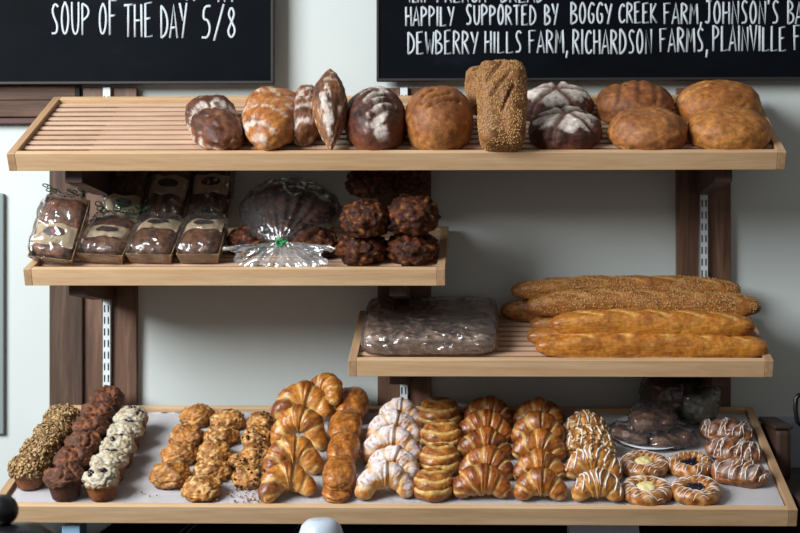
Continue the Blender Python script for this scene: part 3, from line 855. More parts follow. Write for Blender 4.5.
# dark sticky buns -------------------------------------------------------------
def bun_mesh(seed, size, name='dark_bun'):
    def disp(e):
        f = noise.voronoi(Vector((e.x*2.6+seed, e.y*2.6, e.z*2.6)))[0]
        return .013*(.5-f[0])+.006*fz(e, 4, seed)+.002*fz(e, 12, seed)
    def col(e, P, h):
        a = fz(P, 30, seed); b = fz(P, 85, seed+4)
        c = mix(rgb(48,22,13), rgb(104,52,26), .5+.9*a)
        c = mix(c, rgb(166,104,50), .8*sst(.25, .75, b))
        c = mix(c, rgb(24,11,7), sst(.1, .55, -b)*.8)
        return (*c, .46)
    return blob(name, M_DARKBUN, size, 2.2, 2.3, .7, 5, disp, col)
def buns():
    b = [bun_mesh(i*3.3+1, (.062, .062, .05)) for i in range(3)]
    used = set()
    def put(i, label, u, v, w, n, rz, group, h=1.0):
        o = b[i] if i not in used else copy_tree(b[i]); used.add(i)
        tag(o, label, 'bun', group)
        x, t = hit(2, u, v, n); s = w*pxm(2, x, t, n)/.124
        o.matrix_world = SM[2] @ Matrix.Translation((x, t+.062*s, n)) @ Matrix.Rotation(rz, 4, 'Z') @ Matrix.Diagonal((s, s, s*h, 1))
    g = 'stacked dark sticky buns'
    put(0, 'dark lumpy bun at the bottom left of the bun stack', 360, 268, 51, -REC, .3, g, .82)
    put(1, 'reddish brown bun at the bottom right of the bun stack, beside the shelf end', 411, 268, 50, -REC, 1.0, g, .86)
    put(2, 'dark bun on the middle tier of the stack, left side', 364, 240, 48, .064, 2.0, g, 1.0)
    put(0, 'largest dark bun on the middle tier of the stack, right side', 411, 238, 53, .067, 2.7, g, .96)
    put(1, 'dark bun on the top tier of the stack, left, touching the shelf above', 368, 200, 46, .128, 3.4, g, .86)
    put(2, 'dark bun on the top tier of the stack, right, in shadow under the shelf', 406, 195, 44, .130, .4, g, .8)
    g = 'dark buns inside the plastic bag'
    put(0, 'dark bun at the left inside the tied plastic bag', 246, 258, 42, -REC, 4.2, g, .9)
    put(1, 'dark bun at the right inside the tied plastic bag', 314, 262, 44, -REC, 5.0, g, .9)
    put(2, 'dark bun at the centre back inside the tied plastic bag', 282, 246, 46, -REC, 3.0, g, 1.0)
    put(0, 'topmost large dark bun inside the tied plastic bag', 282, 222, 60, .055, 1.3, g, .75)
    put(1, 'dark bun on the upper right inside the tied plastic bag', 316, 226, 36, .055, 2.3, g, .8)
buns()
def bag():
    r = empty('plastic_bag', 'clear plastic bag of dark buns tied with green', 'bag')
    x, t = hit(2, 281, 262)
    M = SM[2] @ Matrix.Translation((x, t, -REC)); r.matrix_world = M
    # local: X right, Y up the slope, Z off the shelf
    def disp(e):
        an = math.atan2(e.z*.8, e.x)
        fr = sst(.1, -.9, e.y)
        return .006*math.sin(an*17+3*noise.noise(e*3))*(.3+fr)+.008*fz(e, 2.4, 3.3)
    def wrp(P):
        # pull the front into a knot
        k = sst(.00, -.16, P.y-.15)
        return P
    bm = bmesh.new(); n_u, n_v = 120, 44
    knot = Vector((.006, -.036, .066)); rings = []
    cen = Vector((.004, .105, .085))
    for j in range(n_v+1):
        s = j/n_v                                   # 0 at knot, 1 at the back pole
        ph = PI*(.0+s)
        ring = []
        for i in range(n_u):
            a = 2*PI*i/n_u
            env = math.sin(ph*.5)**.55 if s < .5 else (math.sin(ph*.5)**.55)*math.sqrt(max(0, 1-((s-.5)/.5)**2.6))
            R = 1.0
            x_ = math.cos(a)*.152*env; z_ = math.sin(a)*.102*env
            pl = (1-s)**1.5
            w = 1+.16*pl*noise.noise(Vector((math.cos(a)*5.5, math.sin(a)*5.5, s*.8)))*2+.05*fz(Vector((math.cos(a)*1.5, math.sin(a)*1.5, s*3)), 1.5, 2.0)
            y = knot.y+(.26-knot.y)*(s**.85)
            c = knot.lerp(cen, min(1, s*2.6)**.8)
            P = Vector((c.x+x_*w, y, c.z+z_*w))
            P.z = max(P.z, .0025+.001*math.sin(a*9))
            ring.append(bm.verts.new(P))
        rings.append(ring)
    for j in range(n_v):
        for i in range(n_u): bm.faces.new((rings[j][i], rings[j][(i+1) % n_u], rings[j+1][(i+1) % n_u], rings[j+1][i]))
    mk('bag_body', bm, M_BAG, r)
    # gathered tail spreading from the knot down to the lip
    bm = bmesh.new(); rings = []
    n_u, n_v = 90, 20
    for j in range(n_v+1):
        s = j/n_v; ring = []
        for i in range(n_u+1):
            a = -1.05*PI/2+1.05*PI*i/n_u              # fan
            rr = .006+.165*s*(1-.22*abs(a)+.22*noise.noise(Vector((a*3, 1, 2))))
            P = Vector((knot.x+math.sin(a)*rr*1.05, knot.y-.012*s+.010*noise.noise(Vector((a*7, s*2, 5)))*s, knot.z-math.cos(a)*rr*.46-.01*s))
            P.y += .016*noise.noise(Vector((a*11, s*3, 9)))*s
            P.z = max(P.z, .003)+.010*noise.noise(Vector((a*12, s*2, 1)))*s+.003*s
            P.y -= .006*s
            ring.append(bm.verts.new(P))
        rings.append(ring)
    for j in range(n_v):
        for i in range(n_u): bm.faces.new((rings[j][i], rings[j][i+1], rings[j+1][i+1], rings[j+1][i]))
    mk('gathered_tail', bm, M_TAIL, r)
    bm = bmesh.new()
    pts = [(knot.x+.009*math.cos(a), knot.y-.004, knot.z+.009*math.sin(a)) for a in [2*PI*i/16 for i in range(17)]]
    tube(bm, pts, .003, 6)
    tube(bm, [knot+Vector((0, -.008, .0)), knot+Vector((.014, -.012, .004)), knot+Vector((.020, -.010, .010))], .002, 6)
    mk('twist_tie', bm, M_TIE, r)['label'] = 'green twist tie'
bag()
# ------------------------------------------------------------------ lowest shelf
ORD = ['frontmost', 'second', 'third', 'fourth', 'fifth', 'sixth']
def ordl(i, n):
    if i == 0: return 'frontmost'
    if i == n-1: return 'rearmost'
    return ORD[i]+' from the front'
def miny(o):
    ms = [o] if o.type == 'MESH' else []
    ms += [c for c in o.children if c.type == 'MESH']
    return min(v.co.y for m in ms for v in m.data.vertices)
def place(o, u, v, k=4, n=-REC, rz=0, rx=0, s=1, in_=.92, sz=None):
    x, t = hit(k, u, v, n)
    my = -miny(o)*s*in_
    o.matrix_world = SM[k] @ Matrix.Translation((x, t+my, n)) @ Euler((rx, 0, rz)).to_matrix().to_4x4() @ Matrix.Diagonal((s, s, sz or s, 1))
def row(n, a, b):
    """n foot pixels evenly spaced on the shelf from pixel a (front) to b (back)"""
    xa, ta = hit(4, *a); xb, tb = hit(4, *b)
    out = []
    for i in range(n):
        f = i/(n-1); P = SM[4] @ Vector((xa+(xb-xa)*f, ta+(tb-ta)*f, -REC))
        d = P-Vector((CX, CY, CZ)); X = _c*d.x+_s*d.y; Z = -_s*d.x+_c*d.y
        out.append((400+SX+F*X/Z, 266.5-F*d.z/Z))
    return out

def paper():
    def sheet(name, label, x0, x1, t0, t1, seed, n0):
        bm = bmesh.new(); nx, ny = 60, 40; g = []
        for j in range(ny+1):
            r_ = []
            for i in range(nx+1):
                x = x0+(x1-x0)*i/nx; t = t0+(t1-t0)*j/ny
                r_.append(bm.verts.new((x, t, n0+.0016*noise.noise(Vector((x*9+seed, t*14, 0)))+.0006*noise.noise(Vector((x*30, t*40, seed))))))
            g.append(r_)
        for j in range(ny):
            for i in range(nx): bm.faces.new((g[j][i], g[j][i+1], g[j+1][i+1], g[j+1][i]))
        bmesh.ops.solidify(bm, geom=bm.faces[:], thickness=.0004)
        o = mk(name, bm, M_PARCH); tag(o, label, 'paper', 'parchment lining sheets'); o.matrix_world = SM[4].copy()
    xl, xr = SH[4][0]+.022, SH[4][1]-.022; L = SL[4]
    xm, _ = hit(4, 238, 411)
    sheet('parchment_sheet', 'white parchment sheet under the muffins and scones, lining the left of the lowest shelf', xl+.003, xm+.07, .022, L-.024, 1.0, -REC-.0028+.0040)
    sheet('parchment_sheet', 'white parchment sheet under the croissants and danishes, lining most of the lowest shelf', xm, xr-.003, .022, L-.030, 5.0, -REC-.0028+.0062)
REC4 = REC
paper()
NP = -REC+.0045

# muffins ----------------------------------------------------------------------
def muffin(kind, seed):
    r = empty('muffin')
    bm = bmesh.new(); n = 40
    lathe(bm, [(.030, 0), (.0315, .003), (.0385, .036), (.040, .042), (.030, .045)], n, wob=lambda a, z: 1+.012*math.cos(a*20))
    if kind == 'choc': bc = (rgb(92, 48, 30), rgb(62, 32, 22))
    else: bc = (rgb(150, 88, 44), rgb(110, 62, 34))
    cols = [(*mix(bc[0], bc[1], .5+.8*fz(v.co, 50, seed)), .6) for v in bm.verts]
    mk('base', bm, M_LUMPY, r, cols=cols)
    def disp(e):
        h = .005*fz(e, 1.5, seed)+.002*fz(e, 7, seed)
        if kind == 'choc':
            c = abs(noise.noise(Vector((e.x*1.6+seed, e.y*1.6, e.z))))
            h -= .008*math.exp(-(c/.10)**2)*sst(.1, .6, e.z)
            h += .0015*noise.noise(e*5)
        if kind == 'berry':
            c = abs(noise.noise(Vector((e.x*2+seed, e.y*2, e.z*2))))
            h -= .005*math.exp(-(c/.08)**2)
        if kind == 'oat': h += .004*abs(noise.noise(e*6))
        return h
    def col(e, P, h):
        a = fz(P, 45, seed); b = fz(P, 110, seed)
        if kind == 'choc':
            c = abs(noise.noise(Vector((e.x*1.6+seed, e.y*1.6, e.z))))
            cr = math.exp(-(c/.16)**2)*sst(.0, .6, e.z)
            k = mix(rgb(100, 56, 32), rgb(60, 33, 22), .5+.8*a)
            return (*mix(k, rgb(158, 90, 44), cr*.85*(.6+b)), .68)
        if kind == 'berry':
            c = abs(noise.noise(Vector((e.x*2+seed, e.y*2, e.z*2))))
            k = mix(rgb(210, 200, 178), rgb(166, 142, 106), .5+.9*a)
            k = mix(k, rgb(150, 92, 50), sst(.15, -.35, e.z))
            k = mix(k, rgb(62, 74, 92), math.exp(-(c/.06)**2)*sst(-.15, .15, noise.noise(e*3.1+Vector((seed, 0, 0))))*.9)
            return (*k, .55)
        k = mix(rgb(170, 118, 60), rgb(120, 74, 36), .5+.9*a)
        return (*k, .6)
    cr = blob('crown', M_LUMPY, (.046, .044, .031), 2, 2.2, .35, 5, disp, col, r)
    cr.location = (0, 0, .034)
    if kind == 'oat':
        def cf(rnd): return (*mix(rgb(196, 164, 112), rgb(116, 80, 46), rnd.random()), .55)
        s = scatter('oat_flakes', cr, M_OAT, 420, (.0068, .0050), r, lambda c, n: n.z > -.1, .25, int(seed*9), cf, tilt=.38)
        s.location = (0, 0, .034)
    if kind == 'berry':
        rnd = random.Random(int(seed*5))
        for i in range(5):
            an = rnd.uniform(0, 2*PI); rr = rnd.uniform(.008, .034)
            b = blob('blueberry', M_BERRY, (.0065, .006, .005), sub=2, flat=.9, parent=r)
            zz = .034+.011+.031*math.sqrt(max(0, 1-(rr/.046)**2))
            b.location = (rr*math.cos(an), rr*math.sin(an), zz-.006)
    return r
def muffins():
    for kind, n, a, b, nm, lab, g in (
        ('oat', 4, (26, 492), (60, 441), 'oat_muffin', 'oat-topped muffin, %s, in the leftmost muffin row', 'oat muffins in a row'),
        ('choc', 6, (62, 503.5), (104, 421), 'chocolate_muffin', 'dark chocolate muffin, %s, in the middle muffin row', 'chocolate muffins in a row'),
        ('berry', 5, (99, 503), (131, 440), 'blueberry_muffin', 'pale blueberry muffin, %s, in the row beside the chocolate muffins', 'blueberry muffins in a row')):
        base = [muffin(kind, 1.7+2.3*i+len(kind)) for i in range(2)]
        for i, (u, v) in enumerate(row(n, a, b)):
            o = base[i] if i < 2 else copy_tree(base[i % 2])
            o.name = nm; tag(o, lab % ordl(i, n), 'muffin', g)
            place(o, u, v, n=NP, rz=i*2.1 if i > 1 else .3*i, rx=math.radians(-4), s=1.0 if kind != 'choc' else 1.06, in_=.72)
muffins()

# scones -------------------------------------------------------------------------
def scone(seed, tone, fruit):
    r = empty('scone')
    def disp(e): return .007*fz(e, 1.7, seed)+.004*noise.noise(e*5+Vector((seed, 0, 0)))+.0018*fz(e, 13, seed)
    def col(e, P, h):
        a = fz(P, 32, seed); b = fz(P, 95, seed+2)
        k = mix(rgb(190, 124, 52), rgb(128, 70, 26), .45+.9*a)
        k = mix(k, rgb(228, 190, 122), sst(.0, .55, b+.25*noise.noise(P*50))*tone)
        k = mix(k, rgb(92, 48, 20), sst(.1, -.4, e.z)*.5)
        return (*k, .5)
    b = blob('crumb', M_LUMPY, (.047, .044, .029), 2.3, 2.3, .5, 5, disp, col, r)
    if fruit:
        o = scatter('currants', b, M_CURRANT, fruit, (.0052, .0042), r, lambda c, n: n.z > -.2 and noise.noise(c*40) > -.1, .8, int(seed*3), kind=True)
    return r
def scones():
    cols = [
      ('golden scone, %s, in the left scone column', 'plain golden scones', .5, 0, [(167, 490, 1.03), (177, 467, 1.0), (184, 449, .98), (195, 428, .98)]),
      ('pale patchy scone, %s, in the middle scone column', 'pale scones in the middle column', .95, 0, [(199, 503, 1.0), (209, 484, .98), (211, 466, .98), (218, 449, .97), (225, 433, .97)]),
      ('currant scone, %s, in the scone column beside the croissants', 'currant scones', .8, 26, [(247, 490, .9), (254, 467, .88), (255, 450, .9), (261, 434, .9)])]
    for lab, g, tone, fruit, pts in cols:
        base = [scone(len(lab)*.13+4.1*i, tone, fruit) for i in range(2)]
        for i, (u, v, s) in enumerate(pts):
            o = base[i] if i < 2 else copy_tree(base[i % 2])
            tag(o, lab % ordl(i, len(pts)), 'scone', g)
            place(o, u, v, n=NP, rz=(i*2.4 if i > 1 else .4*i), s=s, in_=.85)
    o = scone(33.3, .8, 14); tag(o, 'small currant scone piece at the left side of the currant column', 'scone')
    place(o, 237, 470, n=NP, s=.62, in_=.85)
    rnd = random.Random(5); bm = bmesh.new()
    for i in range(55):
        u = rnd.uniform(140, 292); v = 503-abs(rnd.gauss(0, 12))
        if rnd.random() < .6: u, v = rnd.gauss(250, 9), rnd.uniform(490, 503)
        x, t = hit(4, u, v, NP); s = rnd.uniform(.0012, .0035)
        vs = bmesh.ops.create_icosphere(bm, subdivisions=1, radius=s)['verts']
        for q in vs: q.co = Vector((x+q.co.x*rnd.uniform(.8, 1.3), t+q.co.y, NP+.0012+s*.8+q.co.z))
    o = mk('crumbs', bm, M_CRUMB); tag(o, 'loose pastry crumbs on the paper near the scones', 'crumbs'); o['kind'] = 'stuff'; o.matrix_world = SM[4].copy()
scones()

# croissants -------------------------------------------------------------------------
def croissant(seed, W=.145, B=.062, R=.034, lean=48, sugar=0, pal=None, nseg=3.4, name='pastry', parent=None, phim=1.15, skew=.22, tipr=.42, keep=False, yf=.92):
    pal = pal or (rgb(204, 130, 50), rgb(128, 66, 24), rgb(236, 192, 118))
    rnd = random.Random(int(seed*31))
    ns, nc = 110, 40; A = W/2-R*.45
    bandc = [rnd.uniform(-.35, .35) for _ in range(40)]; off = rnd.uniform(-.09, .09); bh = [rnd.uniform(-.06, .06) for _ in range(40)]
    bm = bmesh.new(); rings = []; cols = []
    al = math.radians(lean)
    for i in range(ns+1):
        s = -1+2*i/ns
        ph = s*phim
        c = Vector((A*math.sin(ph)/math.sin(phim), 0, B*(math.cos(ph)-math.cos(phim))/(1-math.cos(phim))))
        tng = Vector((A*math.cos(ph)/math.sin(phim), 0, -B*math.sin(ph)/(1-math.cos(phim)))).normalized()
        out = Vector((-tng.z, 0, tng.x))
        if out.z < 0 and abs(s) < .5: out = -out
        env = (1-(1-tipr)*abs(s)**1.5)*(1-abs(s)**14)**.5 if abs(s) < 1 else .02
        ring = []
        for k in range(nc):
            a = 2*PI*k/nc
            sg = 1 if s > 0 else -1; s1 = abs(s+off)
            u = (s1**.85)*nseg+.5+(skew*math.sin(a+seed)*sg+.22*noise.noise(Vector((s*3.1, a*.7, seed))))*min(1, s1*3)
            bi = int(math.floor(u)); f = u-bi
            prof = .90+bh[(bi*2+(1 if s > 0 else 0)) % 40]*.7+.19*(f*1.1)**.35*(1-max(0, f-.80)/.20*.75)-.03*bi
            edge = math.exp(-((1-f)/.09)**2)*.55+1.0*math.exp(-((f-.06)/.11)**2)
            rr = R*env*prof
            d = out*math.cos(a)+Vector((0, 1, 0))*math.sin(a)*yf
            P = c+d*rr
            nn = fz(P, 26, seed); rr += R*(.085*nn+.03*fz(P, 80, seed)+.018*noise.noise(Vector((s*46, a*.8, seed)))); P = c+d*rr
            ring.append(bm.verts.new(P))
            # colour: browned crests, cream at the layer seams and inside the curve
            b_ = bandc[(bi*2+(1 if s > 0 else 0)) % 40]
            st = .6*noise.noise(Vector((s*7*nseg+seed, a*1.2, seed)))+.7*noise.noise(Vector((s*44+seed, a*.9, seed)))
            k_ = mix(pal[0], pal[1], .30+b_+.8*st+.75*nn+.3*math.cos(a))
            k_ = mix(k_, pal[2], min(1, 1.05*edge*(.45+.55*sst(-.6, .4, noise.noise(Vector((bi*3.1, a*.9, seed+s)))))))
            k_ = mix(k_, pal[2], .45*sst(-.45, -.95, math.cos(a)))
            ro = .36
            if sugar:
                up = (math.cos(a)*out.z*math.cos(al)+.5+(-math.sin(a))*math.sin(al)*.6)
                m = (1-.75*min(1, edge))*sst(.34, .85, up*.62+.55*noise.noise(P*45)+.45*noise.noise(P*150))*sugar
                k_ = mix(k_, rgb(232, 226, 226), m); ro = .36+.5*m
            cols.append((*k_, ro))
        rings.append(ring)
    for i in range(ns):
        for k in range(nc): bm.faces.new((rings[i][k], rings[i][(k+1) % nc], rings[i+1][(k+1) % nc], rings[i+1][k]))
    bm.faces.new(rings[0][::-1]); bm.faces.new(rings[-1])
    R_ = Matrix.Rotation(-al, 3, 'X')
    for v in bm.verts: v.co = R_ @ v.co
    z0 = min(v.co.z for v in bm.verts)
    for v in bm.verts: v.co.z -= z0
    bmesh.ops.recalc_face_normals(bm, faces=bm.faces[:])
    bvh = BVHTree.FromBMesh(bm) if keep else None
    o = mk(name, bm, M_PASTRY if not sugar else M_FLOURY, parent, cols=cols)
    return (o, bvh) if keep else o
def roll_bun(seed, kind):
    """log of layered dough seen end-on"""
    def disp(e):
        h = .003*fz(e, 1.6, seed)+.001*fz(e, 9, seed)
        if kind == 'layer':
            w = e.y*.8+e.z*.95-.45*e.x*e.x+.12*noise.noise(e*1.5)
            f = w*1.25+.62-math.floor(w*1.25+.62)
            h += .004*math.sin(PI*f)**.5-.002
        else:
            h -= .004*math.exp(-((e.z+.15)/.16)**2)*sst(-.3, -.8, e.y)
        return h
    def col(e, P, h):
        a = fz(P, 40, seed); b = fz(P, 110, seed)
        k = mix(rgb(186, 112, 42), rgb(122, 62, 24), .45+.8*a)
        k = mix(k, rgb(222, 172, 98), .5*max(0, b))
        if kind == 'layer':
            w = e.y*.8+e.z*.95-.45*e.x*e.x+.12*noise.noise(e*1.5)
            f = w*1.25+.62-math.floor(w*1.25+.62)
            k = mix(k, rgb(232, 190, 112), .85*sst(.52, .74, f)*sst(1.0, .90, f))
            k = mix(k, rgb(96, 46, 18), .6*sst(.95, 1, f)+.6*sst(.09, 0, f))
        else:
            k = mix(k, rgb(226, 184, 106), .8*math.exp(-((e.z+.12)/.14)**2)*sst(-.4, -.8, e.y)*(.6+b))
        return (*k, .36)
    return blob('pastry_roll', M_PASTRY, (.040, .060, .030) if kind == 'log' else (.047, .050, .036), 2.6, 2.4, .6, 5, disp, col)
def croissant_rows():
    def lay(base, pts, nm, lab, g, cat='croissant', rzs=None, in_=.9):
        used = set(); n = len(pts)
        for i, p in enumerate(pts):
            u, v, w = p[:3]; j = i % len(base)
            o = base[j] if j not in used else copy_tree(base[j]); used.add(j)
            o.name = nm; tag(o, lab % ordl(i, n), cat, g)
            x, t = hit(4, u, v, NP); s = w*pxm(4, x, t)/.145
            place(o, u, v, n=NP+(p[3] if len(p) > 3 else 0), rz=(rzs[i % len(rzs)] if rzs else 0), s=s, in_=in_)
    # A: large plain croissants
    A = [croissant(1.3, B=.062, R=.037, lean=54, nseg=2.5, phim=1.3, tipr=.55), croissant(2.9, B=.064, R=.038, lean=50, nseg=2.6, phim=1.25, tipr=.5), croissant(4.4, B=.078, R=.036, lean=30, nseg=2.7, phim=1.35, tipr=.5)]
    lay(A, [(290, 503, 58), (294, 480, 62), (298, 453, 58), (303, 424, 60, .018), (318, 405, 44, .05)], 'croissant', 'golden plain croissant, %s, in the tall column beside the currant scones', 'plain croissants in the left column', rzs=[.38, .25, .0, .12, -.55])
    # B: logs
    base = [roll_bun(3.1+i*2, 'log') for i in range(2)]
    pts = [(336, 503, 32, .0), (338, 490, 33, .026), (342, 466, 33, .024), (344, 444, 34, .02), (350, 421, 34, .014)]
    for i, (u, v, w, dn) in enumerate(pts):
        o = base[i] if i < 2 else copy_tree(base[i % 2]); tag(o, 'golden pastry roll, %s, in the column right of the plain croissants' % ordl(i, 5), 'pastry', 'pastry rolls in the narrow column')
        x, t = hit(4, u, v, NP); s = w*pxm(4, x, t)/.080
        place(o, u, v, n=NP+dn, s=s, sz=s*.62 if i == 0 else s, rx=math.radians(0 if i == 0 else 8), in_=.85)
    # C: sugar dusted
    pal = (rgb(206, 136, 62), rgb(150, 84, 40), rgb(232, 188, 122))
    C = [croissant(7.7, B=.060, R=.033, lean=34, sugar=.85, pal=pal, nseg=2.3, phim=1.3, tipr=.62), croissant(8.5, B=.058, R=.032, lean=40, sugar=.9, pal=pal, nseg=2.2, phim=1.25, tipr=.6)]
    lay(C, [(385, 502, 59), (391, 483, 56), (391, 467, 60), (394, 447, 56), (399, 428, 44)], 'sugared_croissant', 'croissant dusted with white sugar, %s, in its column', 'sugar dusted croissants', rzs=[.1, -.15, .0, .1, -.05])
    # D: layered rolls
    base = [roll_bun(11.1+i*2, 'layer') for i in range(2)]
    pts = [(433, 503, 40), (439, 478, 40), (441, 455, 41), (439, 433, 42)]
    for i, (u, v, w) in enumerate(pts):
        o = base[i] if i < 2 else copy_tree(base[i % 2]); o.name = 'layered_roll'; tag(o, 'layered roll with a pale band, %s, right of the sugared croissants' % ordl(i, 4), 'pastry', 'layered rolls in a column')
        x, t = hit(4, u, v, NP); s = w*pxm(4, x, t)/.094
        place(o, u, v, n=NP, s=s, in_=.85)
    # E, F: dark glazed croissants
    pal = (rgb(168, 92, 34), rgb(82, 36, 16), rgb(232, 184, 112))
    E_ = [croissant(14.2, B=.040, R=.036, lean=30, pal=pal, nseg=2.9, phim=1.1, tipr=.5), croissant(15.8, B=.046, R=.035, lean=36, pal=pal, nseg=2.7, phim=1.15, tipr=.5), croissant(17.3, B=.044, R=.037, lean=34, pal=pal, nseg=2.6, phim=1.12, tipr=.5)]
    lay(E_, [(482, 503, 64), (486, 482, 60), (485, 463, 58), (485, 446, 60), (488, 429, 55)], 'croissant', 'dark glazed croissant, %s, in the column right of the layered rolls', 'dark glazed croissants', rzs=[.05, -.1, .1, 0, .05])
    pal = (rgb(188, 110, 38), rgb(104, 50, 20), rgb(234, 190, 116))
    F_ = [croissant(21.2, B=.048, R=.036, lean=28, pal=pal, nseg=2.5, phim=1.2, tipr=.55), croissant(22.6, B=.044, R=.036, lean=36, pal=pal, nseg=2.6, phim=1.15, tipr=.5), croissant(24.1, B=.046, R=.037, lean=33, pal=pal, nseg=2.4, phim=1.15, tipr=.55)]
    lay(F_, [(541, 504, 56), (540, 484, 56), (539, 465, 56), (539, 448, 57), (539, 431, 54)], 'croissant', 'shiny brown croissant, %s, in the column left of the iced almond croissants', 'shiny croissants in the right column', rzs=[.0, .1, -.08, .05, 0])
    # G: iced almond croissants
    pal = (rgb(204, 134, 58), rgb(142, 82, 34), rgb(232, 190, 122))
    pts = [(598, 505, 56), (593, 484, 62), (590, 461, 56), (586, 443, 50)]
    for i, (u, v, w) in enumerate(pts):
        r = empty('iced_croissant', 'croissant with white icing%s, %s, in the column by the danishes' % (' stripes' if i < 2 else ' and almonds', ordl(i, 4)), 'croissant', 'iced almond croissants')
        o, bvh = croissant(31+i*1.7, B=.046, R=.036, lean=32, pal=pal, nseg=2.6, phim=1.15, tipr=.5, parent=r, keep=True)
        lines = []
        rnd = random.Random(i+3)
        for j in range(9 if i < 2 else 5):
            x0 = -.055+.11*j/(8 if i < 2 else 4)+rnd.uniform(-.004, .004)
            lines.append([(x0+.006*math.sin(q*.35+j), -.075+.16*q/36) for q in range(37)])
        drizzle('icing', bvh, lines, M_ICING, .0024, r)
        if i >= 2: scatter('almond_flakes', o, M_ALMOND, 70, (.0085, .0050), r, lambda c, n: n.z > .1, .2, i, tilt=.7)
        elif i == 1: scatter('almond_flakes', o, M_ALMOND, 18, (.0085, .0050), r, lambda c, n: n.z > .3, .2, i, tilt=.7)
        x, t = hit(4, u, v, NP)
        place(r, u, v, n=NP, s=w*pxm(4, x, t)/.145, rz=[.0, -.12, .1, 0][i], in_=.9)
croissant_rows()

# danishes ----------------------------------------------------------------------------
def danish(seed, filling, label, u, v, w, rz=0):
    r = empty('danish', label, 'danish', 'round danishes with %s filling' % filling)
    bm = bmesh.new(); ns, nc = 96, 30; rings = []; cols = []
    for i in range(ns):
        th = 2*PI*i/ns
        R0 = .0395*(1+.05*math.sin(th*3+seed)); rr0 = .0205
        ring = []
        for k in range(nc):
            a = 2*PI*k/nc
            f = (th*11/(2*PI)+a*1.1/(2*PI)*2.0+seed) % 1.0
            rr = rr0*(.90+.16*math.sin(PI*f)**.5)*(1+.07*noise.noise(Vector((math.cos(th)*2, math.sin(th)*2, a+seed))))
            c = Vector((math.cos(th)*R0, math.sin(th)*R0*.92, rr0*.72))
            P = c+Vector((math.cos(th)*math.cos(a)*rr, math.sin(th)*math.cos(a)*rr, math.sin(a)*rr*.92))
            P.z = max(P.z, 0)
            ring.append(bm.verts.new(P))
            n_ = fz(P, 60, seed)
            k_ = mix(rgb(192, 122, 52), rgb(124, 64, 26), .42+.9*n_)
            k_ = mix(k_, rgb(230, 186, 122), .75*math.exp(-((f-.5)/.22)**2)*sst(-.3, .3, noise.noise(Vector((th*4, a, seed)))))
            k_ = mix(k_, rgb(90, 46, 22), .5*sst(.12, 0, f)+.5*sst(.9, 1, f))
            cols.append((*k_, .3))
        rings.append(ring)
    for i in range(ns):
        for k in range(nc): bm.faces.new((rings[i][k], rings[i][(k+1) % nc], rings[(i+1) % ns][(k+1) % nc], rings[(i+1) % ns][k]))
    # floor of the ring
    cv = bm.verts.new((0, 0, .004)); cols.append((*rgb(190, 130, 60), .4))
    inner = [min(rg, key=lambda q: math.hypot(q.co.x, q.co.y)) for rg in rings]
    for i in range(ns): bm.faces.new((cv, inner[i], inner[(i+1) % ns]))
    bmesh.ops.recalc_face_normals(bm, faces=bm.faces[:]); bvh = BVHTree.FromBMesh(bm)
    mk('pastry_ring', bm, M_PASTRY, r, cols=cols)
    if filling == 'custard':
        f = blob('custard_filling', M_CUSTARD, (.026, .021, .012), 2.2, 2.2, .8, 4, lambda e: .003*fz(e, 2, seed), None, r)
        f.location = (0, .002, .012)
    else:
        rnd = random.Random(int(seed*3)); pts = []
        f = blob('berry_glaze', M_BERRY, (.027, .023, .011), 2.2, 2.2, .8, 3, lambda e: .002*fz(e, 2, seed), None, r); f.location = (0, .003, .009)
        while len(pts) < 19:
            p = (rnd.gauss(0, .014), rnd.gauss(.002, .011))
            if math.hypot(p[0]/.027, p[1]/.023) < 1 and all(math.hypot(p[0]-q[0], p[1]-q[1]) > .0062 for q in pts): pts.append(p)
            elif rnd.random() < .01: break
        for p in pts:
            b = blob('blueberry', M_BERRY, (.0046, .0046, .0042), sub=2, flat=.95, parent=r)
            b.location = (p[0], p[1], .019+rnd.uniform(0, .004))
    lines = []
    rnd = random.Random(int(seed*7))
    for j in range(13):
        y0 = -.055+.11*j/12
        sl = rnd.uniform(-.3, .3)
        lines.append([(-.062+.124*q/40, y0+sl*(q/40-.5)*.05+.004*math.sin(q*.4+j)) for q in range(41)])
    # keep the icing on the ring only
    L2 = []
    for ln in lines:
        cur = []
        for p in ln:
            if math.hypot(p[0], p[1]/.92) > .028: cur.append(p)
            else:
                if len(cur) > 2: L2.append(cur)
                cur = []
        if len(cur) > 2: L2.append(cur)
    drizzle('icing', bvh, L2, M_ICING, .0011, r)
    x, t = hit(4, u, v, NP)
    place(r, u, v, n=NP, s=w*pxm(4, x, t)/.119, rz=rz, in_=.9)
danish(1.1, 'custard', 'custard danish nearest the front lip of the shelf', 649, 508, 52)
danish(3.4, 'custard', 'custard danish farther back, just in front of the white plate', 646, 481, 50, .5)
danish(5.2, 'blueberry', 'blueberry danish nearest the front lip of the shelf', 699, 508, 52, .2)
danish(8.3, 'blueberry', 'blueberry danish farther back, beside the iced turnovers', 693, 481, 48, .9)

